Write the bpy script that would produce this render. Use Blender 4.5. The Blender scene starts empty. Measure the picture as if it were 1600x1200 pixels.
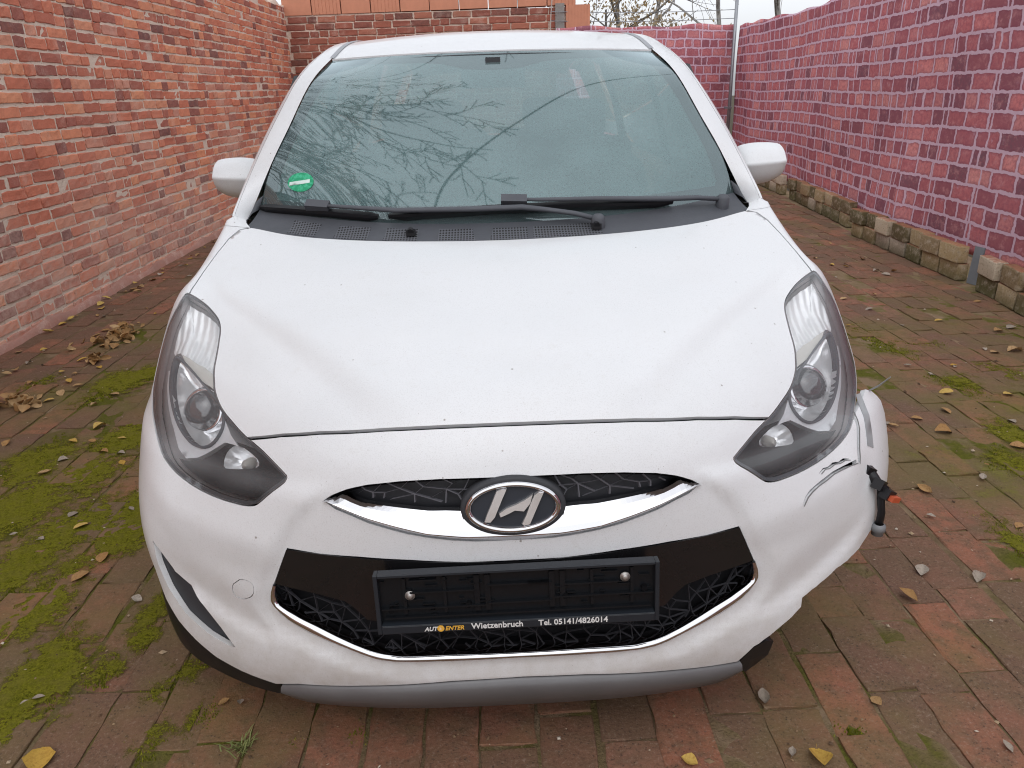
import bpy, bmesh, math, random
import numpy as np
from mathutils import Vector, Matrix, Euler
from mathutils.geometry import delaunay_2d_cdt

# ---------------------------------------------------------------- camera, sky, sun, exposure
scene = bpy.context.scene
COL = scene.collection
def rad(a): return math.radians(a)
cam = bpy.data.cameras.new('camera'); cam_o = bpy.data.objects.new('camera', cam); COL.objects.link(cam_o)
pitch, yaw, roll = rad(21.43), rad(0.95), rad(1.8)
fw = Vector((math.sin(yaw) * math.cos(pitch), math.cos(yaw) * math.cos(pitch), -math.sin(pitch)))
rt = Vector((math.cos(yaw), -math.sin(yaw), 0)); dn = fw.cross(rt)
r2 = rt * math.cos(roll) + dn * math.sin(roll); d2 = dn * math.cos(roll) - rt * math.sin(roll)
cam_o.matrix_world = Matrix(((r2.x, -d2.x, -fw.x, -.015), (r2.y, -d2.y, -fw.y, 0), (r2.z, -d2.z, -fw.z, 1.32), (0, 0, 0, 1)))
cam.sensor_width = 36; cam.lens = 36 * 1172 / 1600; cam.clip_start = .02; cam.clip_end = 600
scene.camera = cam_o
SUN_EL, SUN_AZ = rad(58), rad(190)
world = bpy.data.worlds.new('World'); scene.world = world; world.use_nodes = True
wn = world.node_tree.nodes; wl = world.node_tree.links; wn.clear()
sky = wn.new('ShaderNodeTexSky'); sky.sky_type = 'NISHITA'; sky.sun_disc = False
sky.sun_elevation = SUN_EL; sky.sun_rotation = SUN_AZ; sky.dust_density = 4; sky.air_density = 1.0
hs = wn.new('ShaderNodeHueSaturation'); hs.inputs['Saturation'].default_value = .22     # overcast: the cloud cover takes the blue out
gm = wn.new('ShaderNodeGamma'); gm.inputs['Gamma'].default_value = .40                  # ... and evens the brightness
ml = wn.new('ShaderNodeMix'); ml.data_type = 'RGBA'; ml.blend_type = 'MULTIPLY'; ml.inputs[0].default_value = 1; ml.inputs[7].default_value = (4.25, 4.33, 4.5, 1)
bg = wn.new('ShaderNodeBackground'); bg.inputs['Strength'].default_value = .15
wo = wn.new('ShaderNodeOutputWorld')
wl.new(sky.outputs[0], hs.inputs['Color']); wl.new(hs.outputs[0], gm.inputs[0]); wl.new(gm.outputs[0], ml.inputs[6])
wl.new(ml.outputs[2], bg.inputs[0]); wl.new(bg.outputs[0], wo.inputs[0])
sl = bpy.data.lights.new('sun', 'SUN'); sl.energy = .55; sl.angle = rad(150); sl.color = (1, .97, .93)
so = bpy.data.objects.new('sun', sl); COL.objects.link(so)
so.rotation_euler = Vector((math.sin(SUN_AZ) * math.cos(SUN_EL), math.cos(SUN_AZ) * math.cos(SUN_EL), math.sin(SUN_EL))).to_track_quat('Z', 'Y').to_euler()
scene.view_settings.view_transform = 'Standard'; scene.view_settings.look = 'None'
scene.view_settings.gamma = 1; scene.view_settings.exposure = -0.03; scene.view_settings.use_curve_mapping = False
scene.cycles.max_bounces = 8; scene.cycles.transparent_max_bounces = 16
scene.cycles.caustics_reflective = False; scene.cycles.caustics_refractive = False
scene.cycles.sample_clamp_indirect = 6
scene.cycles.filter_width = 1.1
rng = random.Random(11); nrg = np.random.RandomState(5)

# ---------------------------------------------------------------- helpers
def tag(o, label, cat, group=None, kind=None):
    if label: o['label'] = label
    if cat: o['category'] = cat
    if group: o['group'] = group
    if kind: o['kind'] = kind
    return o
def empty(name, loc=(0, 0, 0), parent=None):
    o = bpy.data.objects.new(name, None); o.empty_display_size = .1; COL.objects.link(o); o.location = loc; o.parent = parent
    return o
def link(name, me, material=None, parent=None, smooth=False):
    if material and not me.materials: me.materials.append(material)
    if smooth: me.polygons.foreach_set('use_smooth', [True] * len(me.polygons))
    o = bpy.data.objects.new(name, me); COL.objects.link(o); o.parent = parent
    return o
def mesh(name, V, F, rnd=None):
    me = bpy.data.meshes.new(name)
    me.from_pydata([tuple(map(float, v)) for v in V], [], [tuple(map(int, f)) for f in F]); me.update()
    if rnd is not None:
        a = me.attributes.new('rnd', 'FLOAT', 'POINT'); a.data.foreach_set('value', np.asarray(rnd, np.float32))
    return me
def part(name, V, F, material, parent, smooth=False):
    return link(name, mesh(name, V, F), material, parent, smooth)
class MB:                                             # gathers simple solids into one mesh
    def __init__(s): s.V = []; s.F = []
    def add(s, V, F):
        b = len(s.V); s.V += [tuple(v) for v in V]; s.F += [tuple(b + i for i in f) for f in F]; return s
    def box(s, c, d, R=None):
        P = [Vector((x * d[0] / 2, y * d[1] / 2, z * d[2] / 2)) for z in (-1, 1) for y in (-1, 1) for x in (-1, 1)]
        if R is not None: P = [R @ p for p in P]
        return s.add([p + Vector(c) for p in P], [(0, 2, 3, 1), (4, 5, 7, 6), (0, 1, 5, 4), (2, 6, 7, 3), (0, 4, 6, 2), (1, 3, 7, 5)])
    def tube(s, pts, rad_, n=6, cap=True, flat=1.0):
        pts = [Vector(p) for p in pts]; rr = rad_ if hasattr(rad_, '__len__') else [rad_] * len(pts)
        V = []; F = []; up = Vector((0, 0, 1))
        for i, p in enumerate(pts):
            d = (pts[min(i + 1, len(pts) - 1)] - pts[max(i - 1, 0)]).normalized()
            a = d.cross(up if abs(d.z) < .95 else Vector((1, 0, 0))).normalized(); b = a.cross(d)
            for k in range(n):
                t = 2 * math.pi * k / n; V.append(p + a * math.cos(t) * rr[i] + b * math.sin(t) * rr[i] * flat)
        for i in range(len(pts) - 1):
            for k in range(n): F.append((i * n + k, i * n + (k + 1) % n, (i + 1) * n + (k + 1) % n, (i + 1) * n + k))
        if cap: F.append(tuple(range(n))[::-1]); F.append(tuple((len(pts) - 1) * n + k for k in range(n)))
        return s.add(V, F)
    def lathe(s, c, axis, prof, n=24):                # prof: (distance along axis, radius)
        ax = Vector(axis).normalized(); a = ax.cross(Vector((0, 0, 1)) if abs(ax.z) < .9 else Vector((1, 0, 0))).normalized(); b = ax.cross(a)
        V = [Vector(c) + ax * h + (a * math.cos(2 * math.pi * k / n) + b * math.sin(2 * math.pi * k / n)) * r for h, r in prof for k in range(n)]
        F = [(i * n + k, i * n + (k + 1) % n, (i + 1) * n + (k + 1) % n, (i + 1) * n + k) for i in range(len(prof) - 1) for k in range(n)]
        return s.add(V, F)
    def build(s, name, material, parent=None, smooth=False): return part(name, s.V, s.F, material, parent, smooth)
def grid_faces(nu, nv, flip=False):
    F = [(j * nu + i, j * nu + i + 1, (j + 1) * nu + i + 1, (j + 1) * nu + i) for j in range(nv - 1) for i in range(nu - 1)]
    return [f[::-1] for f in F] if flip else F

class NT:                                             # tiny node-tree writer
    def __init__(s, name, disp=False):
        s.m = bpy.data.materials.new(name); s.m.use_nodes = True; s.t = s.m.node_tree; s.t.nodes.clear()
        s.out = s.n('OutputMaterial')
    def n(s, kind, **k):
        o = s.t.nodes.new('ShaderNode' + kind)
        for a, v in k.items():
            if a in ('op', 'operation'): o.operation = v
            elif hasattr(o, a): setattr(o, a, v)
        return o
    def put(s, sock, v):
        if hasattr(v, 'is_output') or isinstance(v, bpy.types.NodeSocket): s.t.links.new(v, sock)
        elif v is not None:
            if isinstance(v, (tuple, list)) and len(v) == 3 and sock.type == 'RGBA': v = (*v, 1)
            sock.default_value = v
    def math(s, op, a, b=None, clamp=False):
        o = s.n('Math', operation=op); o.use_clamp = clamp; s.put(o.inputs[0], a)
        if b is not None: s.put(o.inputs[1], b)
        return o.outputs[0]
    def mix(s, f, a, b, mode='MIX'):
        o = s.n('Mix'); o.data_type = 'RGBA'; o.blend_type = mode; s.put(o.inputs[0], f); s.put(o.inputs[6], a); s.put(o.inputs[7], b)
        return o.outputs[2]
    def pos(s): return s.n('NewGeometry').outputs['Position']
    def obj(s): return s.n('TexCoord').outputs['Object']
    def noise(s, vec, scale, detail=4, rough=.6, dist=0, col=False):
        o = s.n('TexNoise'); s.put(o.inputs['Vector'], vec); o.inputs['Scale'].default_value = scale; o.inputs['Detail'].default_value = detail
        o.inputs['Roughness'].default_value = rough; o.inputs['Distortion'].default_value = dist
        return o.outputs['Color' if col else 'Fac']
    def voro(s, vec, scale, feature='F1', out='Distance', rnd=1):
        o = s.n('TexVoronoi'); o.feature = feature; s.put(o.inputs['Vector'], vec); o.inputs['Scale'].default_value = scale
        o.inputs['Randomness'].default_value = rnd; return o.outputs[out]
    def ramp(s, f, stops, interp='LINEAR'):
        o = s.n('ValToRGB'); s.put(o.inputs[0], f); e = o.color_ramp.elements; o.color_ramp.interpolation = interp
        while len(e) < len(stops): e.new(.5)
        for k, (p, c) in enumerate(stops):
            e[k].position = p; e[k].color = (*c, 1) if isinstance(c, (tuple, list)) else (c, c, c, 1)
        return o.outputs[0]
    def rnd(s):                                       # one number for each piece, whether an object or a piece of a joined mesh
        a = s.n('Attribute'); a.attribute_name = 'rnd'
        return s.math('FRACT', s.math('ADD', s.n('ObjectInfo').outputs['Random'], a.outputs['Fac']))
    def sep(s, v):
        o = s.n('SeparateXYZ'); s.put(o.inputs[0], v); return o.outputs
    def mapr(s, v, a, b, c=0, d=1):
        o = s.n('MapRange'); s.put(o.inputs[0], v)
        for k, x in enumerate((a, b, c, d)): o.inputs[k + 1].default_value = x
        return o.outputs[0]
    def bump(s, h, strength=.5, dist=.01, normal=None):
        o = s.n('Bump'); s.put(o.inputs['Height'], h); o.inputs['Strength'].default_value = strength; o.inputs['Distance'].default_value = dist
        if normal is not None: s.put(o.inputs['Normal'], normal)
        return o.outputs[0]
    def bsdf(s, color, rough=.5, metal=0, normal=None, spec=.5, coat=0, coat_rough=.03, trans=0, ior=1.45, emit=None):
        o = s.n('BsdfPrincipled'); s.put(o.inputs['Base Color'], color); s.put(o.inputs['Roughness'], rough); s.put(o.inputs['Metallic'], metal)
        s.put(o.inputs['Specular IOR Level'], spec); s.put(o.inputs['Coat Weight'], coat); o.inputs['Coat Roughness'].default_value = coat_rough
        o.inputs['Transmission Weight'].default_value = trans; o.inputs['IOR'].default_value = ior
        if normal is not None: s.put(o.inputs['Normal'], normal)
        return o.outputs[0]
    def mixs(s, f, a, b):
        o = s.n('MixShader'); s.put(o.inputs[0], f); s.t.links.new(a, o.inputs[1]); s.t.links.new(b, o.inputs[2]); return o.outputs[0]
    def done(s, sh): s.t.links.new(sh, s.out.inputs['Surface']); return s.m
def simple(name, color, rough=.5, metal=0, coat=0, spec=.5, var=.12, bump=.0, bscale=60):
    m = NT(name); p = m.obj(); n = m.noise(p, 9, 4)
    c = m.mix(n, tuple(x * (1 - var) for x in color), tuple(min(1, x * (1 + var)) for x in color))
    nm = m.bump(m.noise(p, bscale, 3), bump, .004) if bump else None
    return m.done(m.bsdf(c, m.mapr(m.noise(p, 14, 3), .3, .7, rough * .85, min(1, rough * 1.15)), metal, nm, spec, coat))
# ---------------------------------------------------------------- materials of the yard
def brick_material(name, stops, bloom=.3, grime=.3, bias=None):
    m = NT(name); p = m.pos(); r = m.rnd()
    c = m.ramp(r, stops)
    n1 = m.noise(p, 26, 5, .65); n2 = m.noise(p, 90, 4, .7); n3 = m.noise(p, 5.5, 4, .6)
    c = m.mix(m.mapr(n1, .40, .75, 0, .45), c, (.42, .155, .105), 'MIX')
    c = m.mix(m.mapr(n2, .56, .78, 0, .4), c, (.66, .36, .25))
    c = m.mix(m.mapr(n2, .28, .40, .5, 0), c, (.16, .08, .065))
    e = m.mapr(m.math('ADD', n3, m.math('MULTIPLY', n2, .35)), .72, .95, 0, bloom)
    if bias:                                          # lime bloom low on the wall, where the damp rises
        xyz = m.sep(p); low = m.mapr(xyz[2], .1, 1.35, 1, 0); n4 = m.noise(p, 1.1, 3, .5)
        b = m.math('MULTIPLY', m.mapr(m.math('ADD', m.math('MULTIPLY', low, .42), n4), .60, .92, 0, 1), m.mapr(n1, .3, .6, .25, .95))
        e = m.math('MAXIMUM', e, m.math('MULTIPLY', b, .5))
    c = m.mix(e, c, (.70, .55, .47))
    c = m.mix(m.mapr(m.noise(p, 2.3, 4, .6), .5, .78, 0, grime), c, (.14, .09, .07))
    return m.done(m.bsdf(c, .9, 0, m.bump(m.math('ADD', n2, n1), .55, .006), .25))
M_BRICK = brick_material('old red brick', [(0, (.20, .095, .09)), (.10, (.38, .135, .105)), (.4, (.58, .19, .12)), (.68, (.68, .24, .15)), (.86, (.76, .32, .18)), (1, (.60, .29, .22))], .34, .12, True)
M_BRICK2 = brick_material('dull red brick', [(0, (.11, .055, .05)), (.3, (.24, .085, .065)), (.7, (.33, .11, .075)), (1, (.38, .15, .10))], .35, .4)
def mortar_material(name, ca, cb):
    m = NT(name); p = m.pos(); n = m.noise(p, 40, 5, .7); n2 = m.noise(p, 3, 4)
    c = m.mix(n2, ca, cb); c = m.mix(m.mapr(n, .28, .42, .6, 0), c, (.22, .17, .14))
    return m.done(m.bsdf(c, .95, 0, m.bump(n, .8, .012), .2))
M_MORTAR = mortar_material('lime mortar', (.64, .51, .42), (.80, .67, .57))
M_CLAY = simple('hollow clay block', (.56, .25, .16), .85, var=.16, bump=.3, bscale=40, spec=.2)
def moss_mask(m, p, hi=.58, lo=.44):
    xyz = m.sep(p)
    side = m.math('ADD', m.mapr(xyz[0], -.75, -1.35, 0, .13), m.mapr(xyz[0], .9, 1.6, 0, .115))
    far = m.mapr(xyz[1], 3.6, 5.5, 0, -.16)
    near_wall = m.mapr(xyz[0], -2.1, -2.6, 0, -.14)
    v = m.math('ADD', m.math('ADD', m.noise(p, 1.9, 5, .62), side), m.math('ADD', far, near_wall))
    return v
def paver_material():
    m = NT('worn paving brick'); p = m.pos(); r = m.rnd()
    c = m.ramp(r, [(0, (.145, .082, .054)), (.3, (.19, .095, .06)), (.65, (.225, .10, .062)), (.90, (.30, .118, .069)), (1, (.215, .122, .085))])
    n1 = m.noise(p, 19, 5, .65); n2 = m.noise(p, 110, 4, .7); n3 = m.noise(p, 4.2, 5, .6)
    c = m.mix(m.mapr(n1, .46, .62, 0, .7), c, (.155, .09, .056))
    c = m.mix(m.mapr(n3, .42, .66, 0, .75), c, (.135, .09, .052))
    n5 = m.noise(p, 260, 3, .8)
    c = m.mix(m.mapr(n2, .56, .72, 0, .55), c, (.34, .25, .19))
    c = m.mix(m.mapr(n2, .30, .44, .75, 0), c, (.045, .032, .026))
    c = m.mix(m.mapr(n5, .60, .72, 0, .6), c, (.40, .33, .26)); c = m.mix(m.mapr(n5, .30, .40, .6, 0), c, (.03, .022, .018))
    mm = moss_mask(m, p)
    film = m.mapr(mm, .48, .66, 0, .5)
    c = m.mix(film, c, (.155, .13, .042))
    mo = m.math('MULTIPLY', m.mapr(m.math('ADD', mm, m.math('MULTIPLY', m.math('SUBTRACT', n2, .5), .22)), .68, .76, 0, .6), m.mapr(m.noise(p, 9, 4, .6), .42, .55, .12, 1))
    c = m.mix(m.math('MULTIPLY', mo, .85), c, m.mix(n2, (.105, .115, .008), (.20, .20, .016)))
    pit = m.mapr(m.voro(p, 85), .10, .24, 1, 0); pit = m.math('MULTIPLY', pit, m.mapr(n1, .42, .6, 0, 1)); c = m.mix(m.math('MULTIPLY', pit, .75), c, (.04, .028, .022))
    h = m.math('ADD', m.math('MULTIPLY', n2, .6), m.math('MULTIPLY', m.math('ADD', n1, mo), .8))
    return m.done(m.bsdf(c, m.mapr(n1, .3, .7, .62, .88), 0, m.bump(h, .7, .006), .3))
M_PAVER = paver_material()
def joint_material():
    m = NT('mossy joint sand'); p = m.pos(); n2 = m.noise(p, 120, 4, .7); n1 = m.noise(p, 6, 4)
    c = m.mix(n2, (.10, .07, .042), (.26, .175, .10)); mm = moss_mask(m, p)
    xyz = m.sep(p)
    c = m.mix(m.mapr(m.math('ADD', n1, m.mapr(xyz[0], .6, 2.2, 0, .12)), .5, .66, 0, .75), c, (.30, .215, .135))
    c = m.mix(m.math('MULTIPLY', m.mapr(mm, .42, .60, 0, .95), m.mapr(n1, .62, .45, 0, 1)), c, m.mix(n2, (.055, .06, .008), (.16, .165, .015)))
    return m.done(m.bsdf(c, .95, 0, m.bump(n2, 1, .01), .2))
M_JOINT = joint_material()
def earth_material():
    m = NT('dark earth'); p = m.pos(); n = m.noise(p, 30, 5, .7)
    return m.done(m.bsdf(m.mix(n, (.04, .03, .02), (.11, .09, .055)), .95, 0, m.bump(n, .8, .02), .2))
M_EARTH = earth_material()

# ---------------------------------------------------------------- brick pieces
def slab(L, W, H, seed, nx=5, ny=3, rough=.004, edge=.008):
    """A worn brick lying in its joints: face up (+z at 0), L along x, W along y, H deep, edges rounded and chipped."""
    g = random.Random(seed); V = []; F = []
    xs = [-L / 2, -L / 2 + edge] + [-L / 2 + L * k / (nx - 1) for k in range(1, nx - 1)] + [L / 2 - edge, L / 2]
    ys = [-W / 2, -W / 2 + edge] + [-W / 2 + W * k / (ny - 1) for k in range(1, ny - 1)] + [W / 2 - edge, W / 2]
    NX, NY = len(xs), len(ys)
    for j, y in enumerate(ys):
        for i, x in enumerate(xs):
            ex = i in (0, NX - 1); ey = j in (0, NY - 1); z = g.uniform(-rough, rough) * .5
            dx = g.uniform(-1, 1) * rough * (1.1 if ex else .3); dy = g.uniform(-1, 1) * rough * (1.1 if ey else .3)
            if ex or ey: z -= edge * g.uniform(.55, 1.1)
            if ex and ey: z -= edge * g.uniform(.1, 1.2); dx -= math.copysign(edge * g.uniform(.1, .7), x); dy -= math.copysign(edge * g.uniform(.1, .7), y)
            V.append((x + dx, y + dy, z))
    F += grid_faces(NX, NY)
    ring = [i for i in range(NX)] + [j * NX + NX - 1 for j in range(1, NY)] + [(NY - 1) * NX + i for i in range(NX - 2, -1, -1)] + [j * NX for j in range(NY - 2, 0, -1)]
    b = len(V); V += [(V[i][0], V[i][1], -H) for i in ring]; n = len(ring)
    F += [(ring[(k + 1) % n], ring[k], b + k, b + (k + 1) % n) for k in range(n)]
    return np.array(V), F
def lay(pieces, variants, meshes, mat_, parent, name, limit=300):
    """pieces: (priority, 4x4 matrix, variant). The first `limit` become objects of their own, the others one joined part."""
    pieces = sorted(pieces, key=lambda p: p[0])
    for pr_, mw, k in pieces[:limit]:
        o = link(name, meshes[k], mat_, parent, False); o.matrix_local = mw
    rest = pieces[limit:]
    if rest:
        V = []; F = []; R = []; b = 0
        for pr_, mw, k in rest:
            v, f = variants[k]; A = np.array(mw); V.append(v @ A[:3, :3].T + A[:3, 3]); F += [tuple(b + i for i in q) for q in f]
            R.append(np.full(len(v), rng.random())); b += len(v)
        o = link(name + '_courses', mesh(name + '_courses', np.concatenate(V), F, np.concatenate(R)), mat_, parent, False); o['kind'] = 'stuff'
def visible_px(P):                                    # how far from the camera, and whether inside its view with a margin
    v = cam_o.matrix_world.inverted() @ Vector(P)
    if v.z > -.3: return None
    u, w = v.x / -v.z * 1172 / 800, v.y / -v.z * 1172 / 600
    return -v.z if abs(u) < 1.04 and abs(w) < 1.05 else None

# ---------------------------------------------------------------- ground and paving
g = 90
tag(part('ground', [(-g, -g, -.05), (g, -g, -.05), (g, g, -.05), (-g, g, -.05)], [(0, 1, 2, 3)], M_EARTH, None), 'dark bare earth beyond the paved yard', 'ground', kind='structure')
nx, ny = 60, 110; PX0, PX1, PY0, PY1 = -2.86, 3.5, -2.6, 12.4
V = [(PX0 + (PX1 - PX0 + .35 * (j / (ny - 1))) * i / (nx - 1), PY0 + (PY1 - PY0) * j / (ny - 1), -.0038 + rng.uniform(-.0015, .002)) for j in range(ny) for i in range(nx)]
paving = part('pavement', V, grid_faces(nx, ny), M_JOINT, None, True)
tag(paving, 'worn red brick paving with mossy joints across the yard', 'paving', kind='structure')
PV = [slab(.2545, .119, .05, 100 + k, 6, 4, .0036, .0022) for k in range(10)]
PM = [mesh('paver', v, f) for v, f in PV]
pieces = []
x = PX0 + .05; row = 0; PAVERS = []
while x < PX1 + .25:
    wob = rng.uniform(-.003, .003); y = PY0 + rng.uniform(0, .26); wd = rng.uniform(.95, 1.06)
    while y < PY1:
        ln = rng.choice((1, 1, 1, 1, .97, 1.03, .5, .75)) if rng.random() < .5 else 1
        if x < 3.12 + max(0, y - 4) * .075:
            q = (x + wob + rng.uniform(-.003, .003), y + .125 * ln, rng.gauss(0, .0022))
            mw = Matrix.Translation(q) @ Euler((rng.gauss(0, .012), rng.gauss(0, .008), math.pi / 2 + rng.gauss(0, .012) + (math.pi if rng.random() < .5 else 0))).to_matrix().to_4x4() @ Matrix.Diagonal((ln * .99, wd, 1, 1))
            d = visible_px(q); under = abs(q[0]) < .72 and q[1] > 1.25
            pieces.append(((d if d and not under else 50 + q[1]), mw, rng.randrange(10)))
        y += .257 * ln + rng.uniform(-.002, .006)
    x += .122 * wd + (rng.uniform(.004, .012) if rng.random() < .3 else rng.uniform(-.001, .004)); row += 1
lay(pieces, PV, PM, M_PAVER, paving, 'paver', 300)

# ---------------------------------------------------------------- old brick wall on the left
WX = -2.88; WALL_Y1 = 11.93; WALL_H = 2.52; WALL_Y0 = -4.2
wall = empty('brick_wall', (WX, 5, 0)); tag(wall, 'tall weathered red brick wall with pale mortar running beside the car', 'wall')
WV = []; WM = []
for k in range(12):                                   # 0-5 stretchers, 6-11 headers
    L = .243 if k < 6 else .117
    WV.append(slab(L, .064, .04, 300 + k, 5 if k < 6 else 4, 3, .0046, .0045)); WM.append(mesh('brick', *WV[-1]))
def wall_matrix(o, ex, ez, n):                        # local x along ex, y up ez, face towards n
    return Matrix(((ex[0], ez[0], n[0], o[0]), (ex[1], ez[1], n[1], o[1]), (ex[2], ez[2], n[2], o[2]), (0, 0, 0, 1)))
pieces = []; ncourse = int(WALL_H / .078)
for c in range(ncourse):
    z = .035 + c * .078; y = WALL_Y0 + rng.uniform(0, .2); mixc = c % 2
    while y < WALL_Y1 - .1:
        head = rng.random() < (.62 if mixc else .28); k = rng.randrange(6, 12) if head else rng.randrange(6); L = (.117 if head else .243)
        sc = rng.uniform(.93, 1.04); gap = rng.uniform(.009, .016)
        if not (c == ncourse - 1 and rng.random() < .2):
            off = rng.gauss(0, .0025); a = rng.gauss(0, .011); b = rng.gauss(0, .03); zz = z + rng.gauss(0, .0025) + .006 * math.sin(y * 1.3 + c * .35)
            mw = wall_matrix((WX + off + .012, y + L * sc / 2, zz), (0, 1, 0), (0, 0, 1), (1, 0, 0)) @ Euler((0, b * .4, a)).to_matrix().to_4x4() @ Matrix.Diagonal((sc, rng.uniform(.9, 1.06), 1, 1))
            d = visible_px((WX, y + L * sc / 2, zz)); pieces.append((d if d else 60 + y, Matrix.Translation(-wall.location) @ mw, k))
        y += L * sc + gap
lay(pieces, WV, WM, M_BRICK, wall, 'brick', 300)
nu, nv = 190, 34; core = []
for j in range(nv):
    for i in range(nu):
        core.append((WX + .0058 + rng.uniform(-.002, .002) - wall.location[0], WALL_Y0 + (WALL_Y1 - WALL_Y0) * i / (nu - 1) - 5, (WALL_H + .03 * math.sin(i * .9) * (j == nv - 1)) * j / (nv - 1)))
n0 = len(core); core += [(v[0] - .34, v[1], v[2]) for v in core[(nv - 1) * nu:]] + [(v[0] - .34, v[1], v[2]) for v in core[:nu]]
F = grid_faces(nu, nv) + [((nv - 1) * nu + i, (nv - 1) * nu + i + 1, n0 + i + 1, n0 + i) for i in range(nu - 1)] + [(n0 + i, n0 + i + 1, n0 + nu + i + 1, n0 + nu + i) for i in range(nu - 1)]
part('mortar', core, F, M_MORTAR, wall, True)
fv = []; fnn = 90                                     # rendered foot of the wall
for i in range(fnn):
    y = WALL_Y0 + (WALL_Y1 - WALL_Y0) * i / (fnn - 1) - 5; h = .055 + .03 * math.sin(i * 1.7) * math.sin(i * .43) + rng.uniform(-.012, .012)
    fv += [(.032 + rng.uniform(-.006, .01), y, -.02), (.026 + rng.uniform(-.004, .006), y, h * .7), (.0, y, h)]
part('footing', fv, [(i * 3 + k, i * 3 + k + 1, i * 3 + k + 4, i * 3 + k + 3)[::-1] for i in range(fnn - 1) for k in range(2)], brick_material('pink lime render', [(0, (.40, .22, .18)), (1, (.46, .27, .22))], .5, .3), wall, True)

# ---------------------------------------------------------------- brick outbuilding closing the yard
BY = 11.9; BX0, BX1 = -2.9, 1.45
bld = empty('brick_outbuilding', (BX0, BY, 0)); tag(bld, 'brick outbuilding with large terracotta hollow blocks above old brick courses', 'building')
BVv = [slab(.262 if k < 5 else .125, .079, .04, 700 + k, 5 if k < 5 else 4, 3, .005, .007) for k in range(10)]
BMm = [mesh('brick', v, f) for v, f in BVv]
pieces = []; ZB = 2.39                                # height where the hollow blocks start
for c in range(int(ZB / .0925)):
    z = ZB - .05 - c * .0925; y = BX0 + rng.uniform(0, .1)
    while y < BX1 - .05:
        head = rng.random() < .3; k = rng.randrange(5, 10) if head else rng.randrange(5); L = .125 if head else .262
        if y + L > BX1: break
        mw = wall_matrix((y + L / 2, BY - .01 + rng.gauss(0, .003), z + rng.gauss(0, .002) + .03 * (y + .7) / 3.5), (1, 0, 0), (0, 0, 1), (0, -1, 0))
        seen = z > 1.3; pieces.append(((0 if seen else 5) + rng.random(), Matrix.Translation(-bld.location) @ mw @ Matrix.Diagonal((rng.uniform(.95, 1.02), rng.uniform(.93, 1.04), 1, 1)), k))
        y += L + rng.uniform(.010, .016)
lay(pieces, BVv, BMm, M_BRICK2, bld, 'brick', 230)
mb = MB().box(((BX1 - BX0) / 2, .6, 1.195), (BX1 - BX0 - .01, 1.19, 2.39)); mb.build('mortar', M_MORTAR, bld)
cb = MB(); nb = 8                                     # hollow block with pressed grooves
bw, bh = .405, .335
for i in range(nb): cb.box((-bw / 2 + bw * (i + .5) / nb, .10, 0), (bw / nb - .006, .2, bh))
cb.box((0, .105, 0), (bw - .012, .2, bh - .008)); cbm = mesh('clay_block', cb.V, cb.F)
MB().box((0, .1, 0), (bw, .2, bh)); pb = MB().box((0, .1, 0), (bw, .2, bh)); pbm = mesh('clay_block', pb.V, pb.F)
x = .02
for c in range(3):
    x = bw / 2 + (.0 if c % 2 == 0 else -.19)
    while x < BX1 - BX0 - bw / 2 + .19:
        if x - bw / 2 > -.05 and x + bw / 2 < BX1 - BX0 + .01:
            o = link('clay_block', cbm if rng.random() < .25 else pbm, M_CLAY, bld)
            o.location = (x, rng.uniform(-.02, -.012), ZB + .012 + .168 + c * .347 + .03 * (x - 2.2) / 3.5); o.rotation_euler = (0, -.0086 + rng.gauss(0, .003), rng.gauss(0, .004))
        x += bw + .012
for z in (ZB - .16, ZB - .48):                        # the quoin where whole blocks reach down
    o = link('clay_block', cbm, M_CLAY, bld); o.location = (BX1 - BX0 - .16, -.03, z + .02); o.scale = (.86, 1, 1)
qb = MB().box((BX1 - BX0 - .42, -.012, ZB - .13), (.13, .05, .36)); qb.build('mortar_patch', mortar_material('grey cement', (.23, .21, .20), (.33, .31, .29)), bld)
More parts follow.
